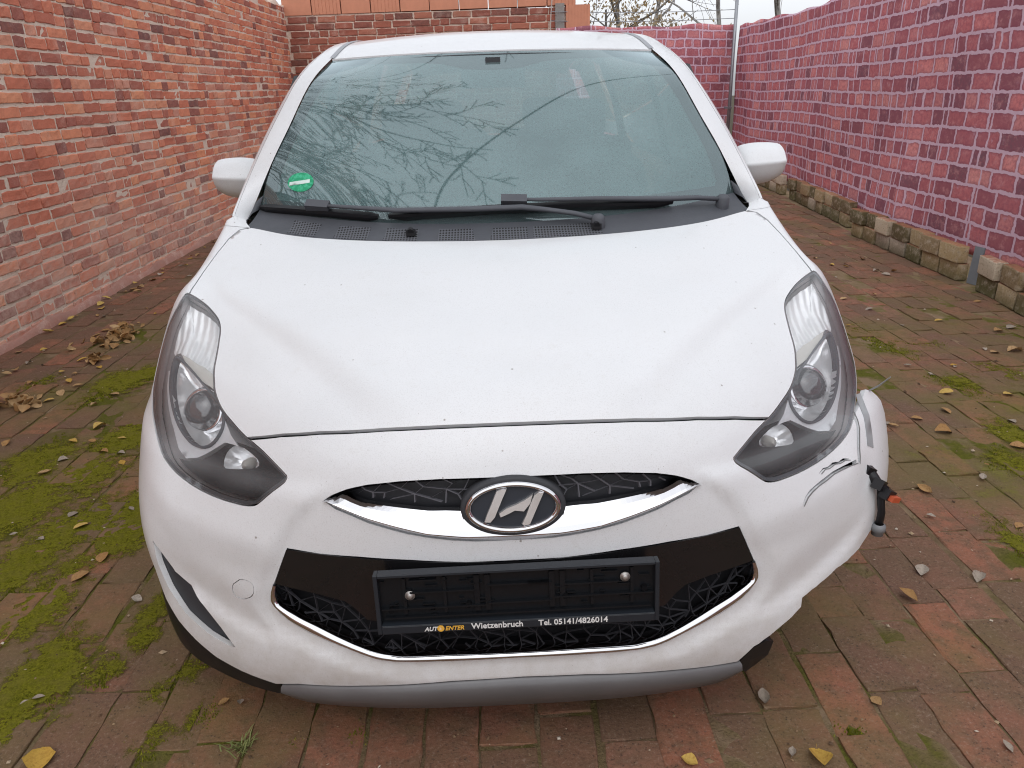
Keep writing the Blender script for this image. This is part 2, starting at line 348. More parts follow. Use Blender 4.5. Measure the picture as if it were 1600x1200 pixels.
# ---------------------------------------------------------------- printed fence screens, posts
def fabric_material():
    m = NT('printed brick screen'); uv = m.n('UVMap').outputs[0]
    w = m.noise(uv, 2.2, 3, .5, 0, True)
    off = m.n('VectorMath'); off.operation = 'MULTIPLY_ADD'; m.put(off.inputs[0], w); off.inputs[1].default_value = (.05, .035, 0); m.put(off.inputs[2], uv)
    w2 = m.noise(uv, 16, 3, .6, 0, True)
    off2 = m.n('VectorMath'); off2.operation = 'MULTIPLY_ADD'; m.put(off2.inputs[0], w2); off2.inputs[1].default_value = (.040, .034, 0); m.put(off2.inputs[2], off.outputs[0])
    def bricks(bwid, freq, sq, mortar, sm):
        b = m.n('TexBrick'); m.put(b.inputs['Vector'], off2.outputs[0]); b.inputs['Scale'].default_value = 1; b.inputs['Brick Width'].default_value = bwid; b.inputs['Row Height'].default_value = .124
        b.inputs['Mortar Size'].default_value = mortar; b.inputs['Mortar Smooth'].default_value = sm; b.inputs['Bias'].default_value = 0; b.offset = .37; b.offset_frequency = freq; b.squash = sq; b.squash_frequency = 3
        b.inputs['Color1'].default_value = (0, 0, 0, 1); b.inputs['Color2'].default_value = (1, 1, 1, 1); b.inputs['Mortar'].default_value = (.5, .5, .5, 1)
        return b
    b = bricks(.255, 2, .62, .0125, .25); b2 = bricks(.255, 2, .62, .032, .9); b3 = bricks(.62, 3, .81, .010, .25)
    c = m.ramp(b.outputs['Color'], [(0, (.25, .135, .17)), (.12, (.38, .15, .175)), (.4, (.62, .215, .23)), (.75, (.74, .28, .28)), (1, (.84, .40, .37))])
    n = m.noise(uv, 34, 5, .7); c = m.mix(m.mapr(n, .42, .62, 0, .55), c, (.40, .13, .17)); c = m.mix(m.mapr(m.noise(uv, 13, 5, .75), .5, .66, 0, .55), c, (.80, .42, .42)); 
    c = m.mix(m.mapr(m.noise(uv, 8, 5, .7), .60, .72, 0, .7), c, (.72, .50, .60))
    c = m.mix(m.math('MULTIPLY', b2.outputs['Fac'], .65), c, (.25, .085, .13))
    c = m.mix(m.mapr(b3.outputs['Color'], .1, .9, 0, .35), c, (.36, .13, .18))
    c = m.mix(m.math('MAXIMUM', b.outputs['Fac'], b3.outputs['Fac']), c, m.mix(n, (.62, .43, .53), (.82, .62, .71)))
    d = m.n('BsdfDiffuse'); m.put(d.inputs[0], c); tr = m.n('BsdfTranslucent'); m.put(tr.inputs[0], c)
    return m.done(m.mixs(.22, d.outputs[0], tr.outputs[0]))
M_FABRIC = fabric_material()
def screen(name, path, z0f, z1f, label, seed, amp=.03):
    P = np.array(path, float); seg = np.r_[0, np.cumsum(np.hypot(*np.diff(P, axis=0).T))]; L = seg[-1]; nu = int(L / .05); nv = 46
    g2 = np.random.RandomState(seed); ph = g2.rand(12) * 6.28; V = []; UV = []
    for j in range(nv):
        for i in range(nu):
            a = L * i / (nu - 1); x = np.interp(a, seg, P[:, 0]); y = np.interp(a, seg, P[:, 1]); h = j / (nv - 1)
            k = min(np.searchsorted(seg, a, 'right') - 1, len(P) - 2); d = (P[k + 1] - P[k]) / np.hypot(*(P[k + 1] - P[k])); n = np.array((-d[1], d[0]))
            o = amp * (math.sin(a * 2.3 + ph[0] + h * 1.4) * .8 + math.sin(a * 5.1 + ph[1] - h * 2.3) * .25 + math.sin(a * 9.7 + ph[2] + 3 * h) * .07 * (1.2 - h) + math.sin(a * 15 + ph[5] - h * 5) * .04 + math.sin(h * 7 + a * 1.1 + ph[3]) * .4)
            if any(abs(a - f) < .1 for f in (L * .28, L * .62)): o += .03 * math.cos((a - L * (.28 if abs(a - L * .28) < .1 else .62)) / .1 * math.pi / 2)
            z0, z1 = z0f(a), z1f(a); sag = .012 * (1 - math.cos(a * 2 * math.pi / .9 + ph[4])) * h ** 3
            z = z0 + (z1 - z0) * h - sag + .012 * math.sin(a * 1.9 + ph[6]) * (1 - h)
            V.append((x + n[0] * o, y + n[1] * o, z)); UV.append((a, z + .012 * math.sin(a * 1.7 + ph[7])))
    me = mesh(name, V, grid_faces(nu, nv)); u = me.uv_layers.new(name='UVMap')
    u.data.foreach_set('uv', np.array([UV[l.vertex_index] for l in me.loops], np.float32).ravel())
    o = link(name, me, M_FABRIC, None, True); tag(o, label, 'fence screen')
    s = o.modifiers.new('cloth', 'SOLIDIFY'); s.thickness = .002
    return o
screen('fence_screen', [(2.90, -4.0), (3.12, .6), (3.30, 4.2), (3.44, 7.0), (3.69, 9.4), (3.84, 12.62)], lambda a: .20 - .006 * a, lambda a: 2.13 + .028 * math.sin(a * .8), 'long pink fence screen printed with bricks, hung above the row of loose bricks', 3)
screen('fence_screen', [(3.80, 12.74), (2.3, 12.15), (.95, 11.62)], lambda a: .2, lambda a: 2.17 - .017 * a + .012 * math.sin(a * 3), 'short pink brick-print fence screen across the back, between steel post and outbuilding', 8, .012)
M_STEEL = simple('galvanised steel', (.30, .31, .33), .5, .75, var=.2)
post = empty('fence_post', (3.80, 12.68, 0)); tag(post, 'grey steel fence post in the corner between the two printed screens', 'post')
MB().tube([(0, -.03, -.05), (0, -.03, 2.62)], .026, 10).build('pole', M_STEEL, post, True)
MB().box((-.03, -.06, .95), (.11, .035, .03)).tube([(-.09, -.06, .95), (-.06, -.06, .95)], .018, 8).build('clamp', M_STEEL, post)
MB().lathe((0, -.03, 2.60), (0, 0, 1), [(0, .03), (.03, .03), (.04, .0)], 12).build('cap', M_STEEL, post)
for z, lb in ((2.36, 'upper tension wire strung above the back fence screen'), (2.24, 'lower tension wire strung just above the back fence screen')):
    MB().tube([(3.79, 12.70, z), (2.9, 12.42, z - .03), (1.9, 12.1, z - .045), (.9, 11.8, z - .03)], .005, 5).build('fence_wire', M_STEEL)
    tag(bpy.data.objects[[o.name for o in COL.objects if o.name.startswith('fence_wire')][-1]], lb, 'wire')
# ---------------------------------------------------------------- loose bricks along the fence foot
def kerb_material():
    m = NT('reused kerb brick'); p = m.obj(); r = m.n('ObjectInfo').outputs['Random']; n = m.noise(p, 22, 5, .7); n2 = m.noise(p, 80, 4, .7)
    c = m.ramp(r, [(0, (.12, .10, .05)), (.25, (.16, .12, .065)), (.4, (.26, .19, .11)), (.55, (.42, .31, .17)), (.75, (.58, .49, .38)), (1, (.34, .27, .22))])
    c = m.mix(m.mapr(n, .48, .68, 0, .6), c, (.55, .46, .36)); c = m.mix(m.mapr(n2, .3, .45, .75, 0), c, (.07, .055, .035))
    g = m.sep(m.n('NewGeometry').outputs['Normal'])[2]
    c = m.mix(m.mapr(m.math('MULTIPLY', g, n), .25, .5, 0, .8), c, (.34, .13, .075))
    z = m.sep(m.pos())[2]; c = m.mix(m.mapr(m.math('ADD', z, m.math('MULTIPLY', n, .1)), .06, .16, .6, 0), c, (.10, .10, .04))
    return m.done(m.bsdf(c, .92, 0, m.bump(m.math('ADD', n2, n), .9, .008), .2))
M_KERB = kerb_material()
def block(L, W, H, seed, r=.006):
    g = random.Random(seed); bm = bmesh.new(); bmesh.ops.create_cube(bm, size=1); bmesh.ops.scale(bm, vec=(L, W, H), verts=bm.verts)
    bmesh.ops.bevel(bm, geom=bm.edges[:], offset=r, segments=2, affect='EDGES', profile=.6)
    for v in bm.verts: v.co += Vector((g.uniform(-1, 1), g.uniform(-1, 1), g.uniform(-1, 1))) * .0028
    me = bpy.data.meshes.new('loose_brick'); bm.to_mesh(me); bm.free(); return me
KB = [block(.238, .075, .117, 40 + k, .009) for k in range(6)]
runs = [((3.02, 3.72), (3.19, 4.86), 'near'), ((3.19, 4.98), (3.262, 6.98), 'middle'), ((3.375, 7.1), (3.60, 9.35), 'far'), ((3.60, 9.45), (3.72, 11.2), 'back')]
where = {'near': 'beside the upright grey sheet', 'middle': 'between grey sheet and set-back stretch', 'far': 'in the set-back stretch', 'back': 'towards the steel corner post'}
for (a, b, nm) in runs:
    a, b = Vector(a), Vector(b); d = (b - a).normalized(); n = int((b - a).length / .257); ang = math.atan2(d.y, d.x)
    for lvl in range(2):
        for i in range(n):
            if lvl == 1 and nm == 'near' and i == 99: continue
            p = a + d * ((i + .5 + (.0 if lvl == 0 else rng.uniform(-.08, .04))) * .257) + Vector((d.y, -d.x)) * (-.004 if lvl == 0 else rng.uniform(-.03, .012))
            o = link('loose_brick', KB[rng.randrange(6)], M_KERB, None, True); o.location = (p.x, p.y, .0605 + lvl * .1195); o.rotation_euler = (rng.gauss(0, .006), 0, ang + rng.gauss(0, .04) + (math.pi if rng.random() < .5 else 0))
            tag(o, ('moss-stained brick in the bottom row of edging, ' if lvl == 0 else 'weathered brick in the top row of edging, ') + where[nm], 'brick', f'{nm} bricks of the {"bottom" if lvl == 0 else "top"} row along the fence')
gs = MB().box((0, 0, .125), (.012, .075, .25)); o = gs.build('metal_sheet', simple('dull zinc sheet', (.20, .22, .24), .6, .2, var=.3)); o.location = (3.205, 4.90, 0); o.rotation_euler = (0, rad(4), rad(14))
tag(o, 'small grey sheet standing upright in the gap of the brick edging', 'sheet')
# insulator on the wall, hanging cable
ins = empty('wall_insulator', (WX + .01, 4.33, 2.0)); tag(ins, 'small white ceramic insulator sticking out of the old brick wall', 'insulator')
MB().lathe((0, 0, 0), (1, 0, 0), [(0, .012), (.03, .012), (.03, .024), (.055, .026), (.06, .018), (.07, .026), (.09, .022), (.095, 0)], 16).build('ceramic', simple('glazed ceramic', (.62, .52, .46), .25), ins, True)
MB().tube([(0, 0, -.0), (.03, 0, -.035), (.05, 0, -.04)], .008, 6).build('hook', M_STEEL, ins)
# ---- car front shell: one smooth sheet through measured stations -------------
def spline_basis(kn):
    kn = np.asarray(kn, float); n = len(kn); h = np.diff(kn)
    A = np.zeros((n, n)); B = np.zeros((n, n)); A[0, 0] = A[-1, -1] = 1
    for i in range(1, n - 1):
        A[i, i - 1] = h[i - 1]; A[i, i] = 2 * (h[i - 1] + h[i]); A[i, i + 1] = h[i]
        B[i, i - 1] = 6 / h[i - 1]; B[i, i] = -6 / h[i - 1] - 6 / h[i]; B[i, i + 1] = 6 / h[i]
    M2 = np.linalg.solve(A, B)
    def f(q):
        q = np.clip(np.asarray(q, float), kn[0], kn[-1])
        k = np.clip(np.searchsorted(kn, q) - 1, 0, n - 2); hk = h[k]
        a = (kn[k + 1] - q) / hk; b = 1 - a
        W = np.zeros((len(q), n)); r = np.arange(len(q))
        W[r, k] += a; W[r, k + 1] += b
        W += ((a ** 3 - a) * hk ** 2 / 6)[:, None] * M2[k] + ((b ** 3 - b) * hk ** 2 / 6)[:, None] * M2[k + 1]
        return W
    return f
ROWS = [  # skid lip, lower lip, ..., bonnet front edge (row 6), ..., bonnet rear edge; centre to side
 [(0,1.228,.118),(.2,1.233,.118),(.4,1.255,.122),(.56,1.29,.134),(.68,1.342,.15),(.75,1.39,.163),(.785,1.45,.175),(.81,1.9,.17),(.84,2.5,.19)],
 [(0,1.19,.222),(.2,1.195,.222),(.4,1.222,.225),(.565,1.27,.232),(.69,1.33,.24),(.765,1.388,.246),(.802,1.46,.251),(.83,1.9,.26),(.85,2.5,.27)],
 [(0,1.188,.33),(.2,1.195,.33),(.4,1.23,.33),(.565,1.283,.33),(.70,1.35,.33),(.785,1.42,.33),(.822,1.50,.33),(.845,1.9,.34),(.86,2.5,.36)],
 [(0,1.195,.45),(.2,1.203,.45),(.4,1.242,.45),(.565,1.30,.45),(.70,1.37,.45),(.792,1.436,.449),(.845,1.53,.448),(.858,1.9,.46),(.87,2.5,.45)],
 [(0,1.203,.56),(.2,1.212,.56),(.4,1.258,.56),(.56,1.335,.56),(.695,1.42,.56),(.793,1.494,.56),(.853,1.60,.561),(.865,1.9,.60),(.88,2.5,.53)],
 [(0,1.225,.657),(.2,1.235,.655),(.4,1.29,.648),(.555,1.38,.64),(.685,1.475,.64),(.787,1.575,.652),(.847,1.685,.668),(.862,1.93,.68),(.882,2.5,.61)],
 [(0,1.275,.728),(.2,1.285,.724),(.4,1.345,.71),(.555,1.44,.70),(.68,1.545,.71),(.772,1.66,.742),(.825,1.77,.78),(.858,2.0,.765),(.88,2.5,.68)],
 [(0,1.42,.787),(.2,1.43,.786),(.4,1.483,.78),(.555,1.57,.778),(.67,1.675,.79),(.752,1.78,.828),(.793,1.855,.866),(.822,2.1,.83),(.872,2.5,.75)],
 [(0,1.66,.857),(.2,1.665,.857),(.4,1.70,.856),(.55,1.77,.858),(.665,1.86,.868),(.748,1.945,.888),(.793,2.012,.903),(.822,2.2,.875),(.866,2.5,.82)],
 [(0,1.88,.908),(.2,1.886,.908),(.39,1.918,.909),(.55,1.985,.913),(.665,2.06,.921),(.747,2.12,.931),(.796,2.155,.937),(.818,2.31,.925),(.852,2.5,.885)],
 [(0,2.07,.937),(.2,2.078,.939),(.39,2.105,.943),(.545,2.15,.949),(.655,2.205,.957),(.742,2.252,.966),(.794,2.262,.970),(.810,2.39,.966),(.830,2.5,.945)]]
TK = [0,.10,.21,.33,.44,.545,.63,.79,1.04,1.27,1.46]
SK = [0,.2,.41,.58,.73,.86,.95,1.25,1.85]
CP = np.array([[(-x, y, z) for x, y, z in r[:0:-1]] + [tuple(p) for p in r] for r in ROWS])
BS = spline_basis([-k for k in SK[:0:-1]] + SK); BT = spline_basis(TK)
def base_surf(s, t):
    return np.einsum('ni,nj,ijk->nk', BT(t), BS(s), CP)

def smooth(x):
    x = np.clip(x, 0, 1); return x * x * (3 - 2 * x)
def pt_line(q, line):                       # signed distance to an open polyline (positive on its left)
    q = np.asarray(q, float); line = np.asarray(line, float)
    best = np.full(len(q), 1e9); sg = np.ones(len(q))
    for a, b in zip(line[:-1], line[1:]):
        d = b - a; L = d @ d
        u = np.clip(((q - a) @ d) / L, 0, 1); w = q - a - u[:, None] * d
        dist = np.hypot(w[:, 0], w[:, 1]); m = dist < best - 1e-9
        cr = d[0] * (q[:, 1] - a[1]) - d[1] * (q[:, 0] - a[0])
        best = np.where(m, dist, best); sg = np.where(m, np.sign(cr), sg)
    return best * sg
def relief(s, t):                           # pressed lines of the sheet, metres along the normal
    q = np.stack([np.abs(s), t], 1); o = np.zeros(len(q))
    d = pt_line(q, [(.12, .54)] + CREASE + [(1.1, 1.09)])                  # bonnet swage: centre field stands proud
    o += .015 * smooth((d + .04) / .085) * smooth((t - .60) / .16) * smooth((1.15 - t) / .3) * smooth((.90 - np.abs(s)) / .14)
    d = pt_line(q, [(-.1, .62), (.25, .60)] + FACE + [(.2, .128), (-.1, .128)])                    # centre face of the bumper sits back
    o += .010 * smooth((d + .003) / .014) * smooth((.535 - t) / .05)
    d = pt_line(q, SWAGE)                   # shoulder above the bumper cheek
    w = smooth((np.abs(s) - .42) / .12) * smooth((.88 - np.abs(s)) / .14)
    o += .011 * w * np.where(d > 0, np.clip(1 - d / .06, 0, 1), np.clip(1 + d / .12, 0, 1) ** 1.3) 
    d = pt_line(q, LOWREC)
    o -= .009 * w * np.where(d > 0, smooth(1 - d / .02), smooth(1 + d / .09))
    return o
def rot_wing(P, s, t):                      # broken-off corner of the bumper swings outwards
    w = smooth((s - .78) / .10) * smooth((t - .10) / .22) * smooth((.62 - t) / .03)
    hinge = base_surf(np.full(len(s), .82), t); d = P - hinge; a = WING * w
    c, n = np.cos(a), np.sin(a); Q = P.copy()
    Q[:, 0] = hinge[:, 0] + c * d[:, 0] + n * d[:, 1]; Q[:, 1] = hinge[:, 1] - n * d[:, 0] + c * d[:, 1]
    m = s > .78
    return np.where(m[:, None], Q, P)
WING = math.radians(9)
def surf(s, t, off=0.0, wing=False, flat=False):
    s = np.asarray(s, float); t = np.asarray(t, float); e = 2e-3
    P = base_surf(s, t)
    n = np.cross(base_surf(s + e, t) - base_surf(s - e, t), base_surf(s, t + e) - base_surf(s, t - e))
    n /= np.linalg.norm(n, axis=1)[:, None]
    P = P + n * ((0 if flat else relief(s, t)) + off + np.zeros(len(s)))[:, None]
    if wing: P = rot_wing(P, s, t)
    P[:, 2] += .009 * P[:, 0] * smooth((.68 - P[:, 2]) / .15) * smooth((1.9 - P[:, 1]) / .3)   # bumper hangs a little askew
    return P
# ---- windscreen sheet: a across (-1..1), f from cowl to roof (0..1)
WE = [(.742,2.392,.992),(.697,2.435,1.125),(.645,2.524,1.236),(.597,2.668,1.357),(.556,2.856,1.431)]
WF = [0,.27,.52,.78,1]; WA = [0,.45,.78,1]
def _wrow(k):
    xe, ye, ze = WE[k]; f = WF[k]; yc = 2.185 + .60 * f; zc = .953 + .488 * f + .022 * math.sin(math.pi * f)
    return [(r * xe, yc + (ye - yc) * r ** 2.3, zc + (ze - zc) * r ** 2.3) for r in WA]
WCP = np.array([[(-x, y, z) for x, y, z in _wrow(k)[:0:-1]] + _wrow(k) for k in range(5)])
BA = spline_basis([-k for k in WA[:0:-1]] + WA); BF = spline_basis(WF)
def glass(a, f, off=0.0, **kw):
    a = np.asarray(a, float); f = np.asarray(f, float); e = 2e-3
    B = lambda p, q: np.einsum('ni,nj,ijk->nk', BF(q), BA(p), WCP)
    n = np.cross(B(np.clip(a + e, -1, 1), f) - B(np.clip(a - e, -1, 1), f), B(a, np.clip(f + e, 0, 1)) - B(a, np.clip(f - e, 0, 1)))
    n /= np.linalg.norm(n, axis=1)[:, None]
    return B(a, f) + n * (off + np.zeros(len(a)))[:, None]
OUT = {  # outlines on the sheet: s across from the centre line, t along the profile
'lamp': [(.958,.788),(.926,.826),(.882,.862),(.838,.882),(.804,.884),(.77,.878),(.752,.866),(.738,.844),(.73,.818),(.714,.76),(.708,.73),(.7,.704),(.69,.686),(.682,.668),(.668,.652),(.652,.638),(.632,.626),(.61,.616),(.566,.594),(.534,.582),(.504,.568),(.45,.532),(.45,.528),(.454,.518),(.482,.492),(.51,.464),(.52,.458),(.536,.454),(.554,.452),(.61,.45),(.672,.454),(.728,.466),(.78,.486),(.828,.51),(.878,.526),(.91,.532),(.936,.54),(.982,.55),(.998,.576),(1.0,.598),(.988,.626),(.96,.69),(.958,.74)],
'lamp_main': [(.898,.632),(.902,.604),(.884,.588),(.84,.572),(.788,.554),(.73,.538),(.686,.548),(.656,.586),(.652,.616),(.67,.642),(.72,.656),(.808,.664)],
'lamp_up': [(.962,.758),(.884,.848),(.81,.872),(.762,.856),(.736,.81),(.72,.75),(.706,.698),(.694,.664),(.778,.676),(.894,.644),(.958,.598),(.986,.622),(.96,.686)],
'lamp_strip': [(.88,.65),(.836,.676),(.764,.702),(.712,.704),(.698,.668),(.728,.668)],
'lamp_bezel': [(.928,.592),(.91,.576),(.868,.56),(.826,.544),(.786,.518),(.746,.504),(.716,.514),(.67,.548),(.642,.568),(.62,.57),(.6,.57),(.626,.588),(.64,.604),(.652,.616),(.656,.586),(.686,.548),(.73,.538),(.788,.554),(.84,.572),(.884,.588),(.9,.6)],
'lamp_low': [(.642,.564),(.62,.578),(.598,.578),(.528,.564),(.466,.528),(.516,.468),(.548,.462),(.608,.46),(.67,.464),(.724,.478),(.774,.498),(.744,.5),(.714,.508),(.668,.542)],
'lamp_low_ref': [(.648,.532),(.64,.552),(.62,.57),(.592,.572),(.566,.564),(.542,.552),(.542,.536),(.57,.526),(.614,.514),(.642,.51)],
'grille_up': [(.366,.492),(.35,.504),(.334,.512),(.316,.52),(.296,.526),(.272,.532),(.242,.536),(.21,.54),(.178,.542),(.132,.544),(.088,.544),(.044,.544),(.002,.544),(.006,.41),(.07,.414),(.116,.418),(.16,.424),(.202,.432),(.24,.442),(.276,.452),(.312,.466),(.342,.476)],
'chrome_top': [(.362,.494),(.328,.508),(.312,.5),(.29,.492),(.262,.488),(.226,.484),(.192,.48),(.158,.476),(.124,.476),(.092,.474),(.062,.472),(.006,.466)],
'chrome_mid': [(.364,.492),(.358,.494),(.316,.48),(.274,.466),(.216,.45),(.16,.436),(.124,.432),(.088,.428),(.006,.428)],
'chrome_bot': [(.366,.49),(.342,.476),(.312,.466),(.276,.452),(.24,.442),(.202,.432),(.16,.424),(.116,.418),(.07,.414),(.006,.41)],
'opening': [(.492,.306),(.502,.286),(.506,.27),(.508,.258),(.502,.25),(.492,.234),(.476,.222),(.452,.21),(.426,.198),(.392,.186),(.354,.174),(.324,.164),(.296,.154),(.276,.15),(.254,.148),(.196,.148),(.1,.15),(.008,.152),(.002,.368),(.09,.372),(.2,.378),(.302,.38),(.384,.378),(.456,.38)],
'trim_in': [(.488,.298),(.494,.28),(.494,.266),(.488,.254),(.472,.244),(.444,.23),(.408,.216),(.37,.2),(.33,.184),(.296,.172),(.272,.166),(.252,.164),(.236,.162),(.138,.166),(.008,.166)],
'trim_out': [(.496,.3),(.504,.28),(.506,.268),(.506,.258),(.498,.246),(.476,.222),(.452,.21),(.426,.198),(.392,.186),(.354,.174),(.324,.164),(.296,.154),(.276,.15),(.254,.148),(.196,.148),(.1,.15),(.008,.152)],
'band': [(.456,.378),(.384,.378),(.302,.378),(.2,.376),(.09,.372),(.002,.368),(.006,.244),(.132,.246),(.262,.242),(.296,.244),(.32,.268),(.34,.282),(.394,.292),(.45,.298),(.49,.302)],
'skid': [(.556,.0),(.536,.026),(.514,.05),(.466,.068),(.39,.08),(.318,.088),(.222,.098),(.132,.106),(.01,.112),(.012,.014),(.184,.024),(.38,.012),(.524,.0)],
'lip': [(.01,.11),(.132,.106),(.318,.088),(.466,.068),(.52,.052),(.598,.064),(.664,.08),(.72,.108),(.774,.142),(.818,.186),(.846,.252),(.882,.292)],
'fog': [(.834,.322),(.8,.302),(.76,.27),(.71,.25),(.67,.214),(.63,.172),(.598,.132),(.614,.13),(.67,.144),(.738,.176),(.788,.226),(.818,.278)],
'tow': [(.536,.286),(.538,.278),(.542,.272),(.548,.266),(.556,.262),(.564,.258),(.572,.258),(.58,.258),(.586,.262),(.588,.268),(.588,.274),(.586,.282),(.582,.288),(.574,.294),(.566,.3),(.558,.302),(.55,.302),(.544,.3),(.538,.298),(.536,.292)],
'bonnet_front': [(.0,.64),(.116,.64),(.24,.638),(.376,.628),(.466,.614),(.554,.592)],
'crease': [(.228,.648),(.302,.722),(.404,.818),(.526,.918),(.656,.976),(.784,.996)],
'face': [(.344,.516),(.388,.484),(.426,.442),(.454,.4),(.468,.374),(.49,.34),(.512,.304),(.528,.264),(.526,.236),(.49,.198),(.408,.166),(.326,.138)],
'swage': [(.906,.44),(.842,.434),(.78,.416),(.716,.396),(.64,.388),(.558,.386),(.49,.384)],
'lower_recess': [(.862,.336),(.788,.286),(.712,.256),(.656,.234),(.586,.204),(.52,.184)],
'ribs': [(.302,.508),(.288,.518),(.294,.524),(.286,.518),(.288,.518),(.27,.512),(.27,.512),(.254,.53),(.27,.512),(.27,.5),(.27,.512),(.246,.512),(.246,.512),(.248,.5),(.246,.512),(.214,.522),(.24,.534),(.214,.522),(.214,.522),(.196,.54),(.214,.522),(.186,.51),(.186,.51),(.234,.498),(.186,.51),(.186,.492),(.186,.51),(.168,.526),(.168,.526),(.184,.54),(.168,.526),(.148,.542),(.168,.526),(.124,.52),(.186,.51),(.156,.5),(.156,.5),(.134,.492),(.156,.5),(.124,.52),(.124,.52),(.126,.49),(.124,.52),(.084,.518),(.124,.52),(.112,.532),(.112,.532),(.13,.542),(.112,.532),(.09,.542),(.124,.52),(.102,.508),(.102,.508),(.09,.52),(.09,.52),(.08,.542),(.102,.508),(.092,.488)],
}
CREASE, FACE, SWAGE, LOWREC = OUT["crease"], OUT["face"], OUT["swage"], OUT["lower_recess"]
# ---------------------------------------------------------------- materials of the car
def paint_material():
    m = NT('white car paint'); p = m.obj(); n = m.noise(p, 160, 3, .7); n2 = m.noise(p, 7, 4); sp = m.voro(p, 75)
    c = m.mix(n2, (.69, .705, .72), (.735, .745, .755))
    c = m.mix(m.mapr(m.noise(p, 420, 2, .8), .36, .48, .26, 0), c, (.42, .41, .40)); c = m.mix(m.mapr(sp, .025, .07, .8, 0), c, (.26, .23, .20))                     # specks of dirt
    z = m.sep(p)[2]; c = m.mix(m.math('MULTIPLY', m.mapr(z, .50, .15, 0, .6), m.mapr(m.noise(p, 16, 5, .7), .3, .65, .2, 1)), c, (.42, .38, .32))   # road spray low down
    c = m.mix(m.mapr(m.noise(p, 28, 5, .75), .58, .80, 0, .26), c, (.52, .50, .46)); c = m.mix(m.mapr(m.noise(p, 3.2, 5, .7), .48, .75, 0, .14), c, (.55, .54, .52)); c = m.mix(m.mapr(m.voro(p, 15), .022, .045, .75, 0), c, (.16, .13, .10))
    drop = m.voro(p, 330); h = m.mapr(drop, 0, .35, 1, 0)
    nm = m.bump(m.math('ADD', h, m.math('MULTIPLY', n, .35)), .10, .002)
    return m.done(m.bsdf(c, m.mapr(n2, .3, .7, .36, .5), 0, nm, .5, .45, .09))
M_PAINT = paint_material()
M_BLACK = simple('black plastic', (.012, .012, .014), .42, spec=.4, bump=.05, bscale=200)
M_DARK = simple('dull black trim', (.035, .037, .042), .6, bump=.08, bscale=200)
M_GREYPL = simple('weathered grey plastic', (.075, .08, .092), .62, bump=.15, bscale=150)
M_RIB = simple('satin grey lattice', (.11, .11, .125), .55, spec=.35)
M_BAND = simple('gloss black band', (.008, .008, .009), .28, coat=.3)
M_CHROME = simple('chrome', (.62, .62, .64), .09, 1, var=.05)
M_SATIN = simple('satin silver', (.52, .53, .55), .32, .85, var=.05)
M_LETTER = simple('polished letter', (.88, .87, .87), .3, .8, var=.03)
M_SKID = simple('silver skid paint', (.15, .148, .15), .42, .35, var=.15, bump=.1)
M_RUBBER = simple('tyre rubber', (.018, .018, .018), .8)
M_VOID = simple('dark cavity', (.006, .006, .007), .9, spec=.1)
M_FABR = simple('seat fabric', (.05, .055, .06), .9)
M_DASH = simple('dashboard plastic', (.045, .05, .052), .75)
def glass_material(name, tint, dust, dustcol, spec_rough=.0, ior=1.5, drops=True, boost=1.0, settle=False):
    m = NT(name); p = m.obj()
    tr = m.n('BsdfTransparent'); m.put(tr.inputs[0], tint); gl = m.n('BsdfGlossy'); gl.inputs['Roughness'].default_value = spec_rough; m.put(gl.inputs['Color'], (.80, .93, .96) if drops else (1, 1, 1))
    fr = m.n('Fresnel'); fr.inputs['IOR'].default_value = ior
    nm = None
    if drops:
        d = m.voro(p, 95, rnd=1); d2 = m.voro(p, 190); h = m.math('ADD', m.mapr(d, .05, .30, 1, 0), m.mapr(d2, .05, .3, .6, 0))
    sh = m.mixs(m.math('MULTIPLY', fr.outputs[0], boost, True), tr.outputs[0], gl.outputs[0])
    df = m.n('BsdfDiffuse'); m.put(df.inputs[0], dustcol)
    f = m.mapr(m.noise(p, 6, 4, .6), .3, .7, dust * .75, dust * 1.2)
    if drops: f = m.math('MULTIPLY', f, m.mapr(m.noise(p, 150, 3, .8), .34, .5, .72, 1.05))
    if settle: f = m.math('MULTIPLY', f, m.mapr(m.sep(m.n('NewGeometry').outputs['Normal'])[2], .35, .85, .0, 2.6))
    return m.done(m.mixs(f, sh, df.outputs[0]))
M_GLASS = glass_material('windscreen glass', (.70, .86, .85), .09, (.55, .74, .76), .03, 1.52, True, 2.9)
M_SIDEGLASS = glass_material('side glass', (.25, .33, .32), .05, (.5, .55, .55), 0, 1.5, False, 1.6)
M_LENS = glass_material('clear lamp cover', (.96, .965, .97), .055, (.86, .87, .89), .01, 1.30, False, 1.0, True)
M_LENSLOW = M_LENS
def flute_material(name, ca, cb, scale, rough, metal):
    m = NT(name); p = m.obj(); w = m.n('TexWave'); w.wave_type = 'BANDS'; w.bands_direction = 'X'; m.put(w.inputs['Vector'], p); w.inputs['Scale'].default_value = scale; w.inputs['Distortion'].default_value = 1.2
    n = m.noise(p, 30, 4)
    return m.done(m.bsdf(m.mix(n, ca, cb), rough, metal, m.bump(m.math('ADD', w.outputs['Fac'], m.math('MULTIPLY', n, .5)), .5, .006), .6))
M_FLUTE = flute_material('fluted reflector', (.86, .87, .89), (.96, .96, .94), 16, .3, .2)
M_PALE = simple('frosted indicator plate', (.62, .60, .55), .35, .2)
M_BOWL = flute_material('reflector bowl', (.90, .91, .93), (.97, .97, .97), 7, .16, .5)
M_BEZEL = simple('satin grey bezel', (.74, .75, .77), .3, .25)
M_BULB = NT('projector glass'); M_BULB = M_BULB.done(M_BULB.bsdf((.035, .037, .042), .04, 0, None, .9, 1, .02))

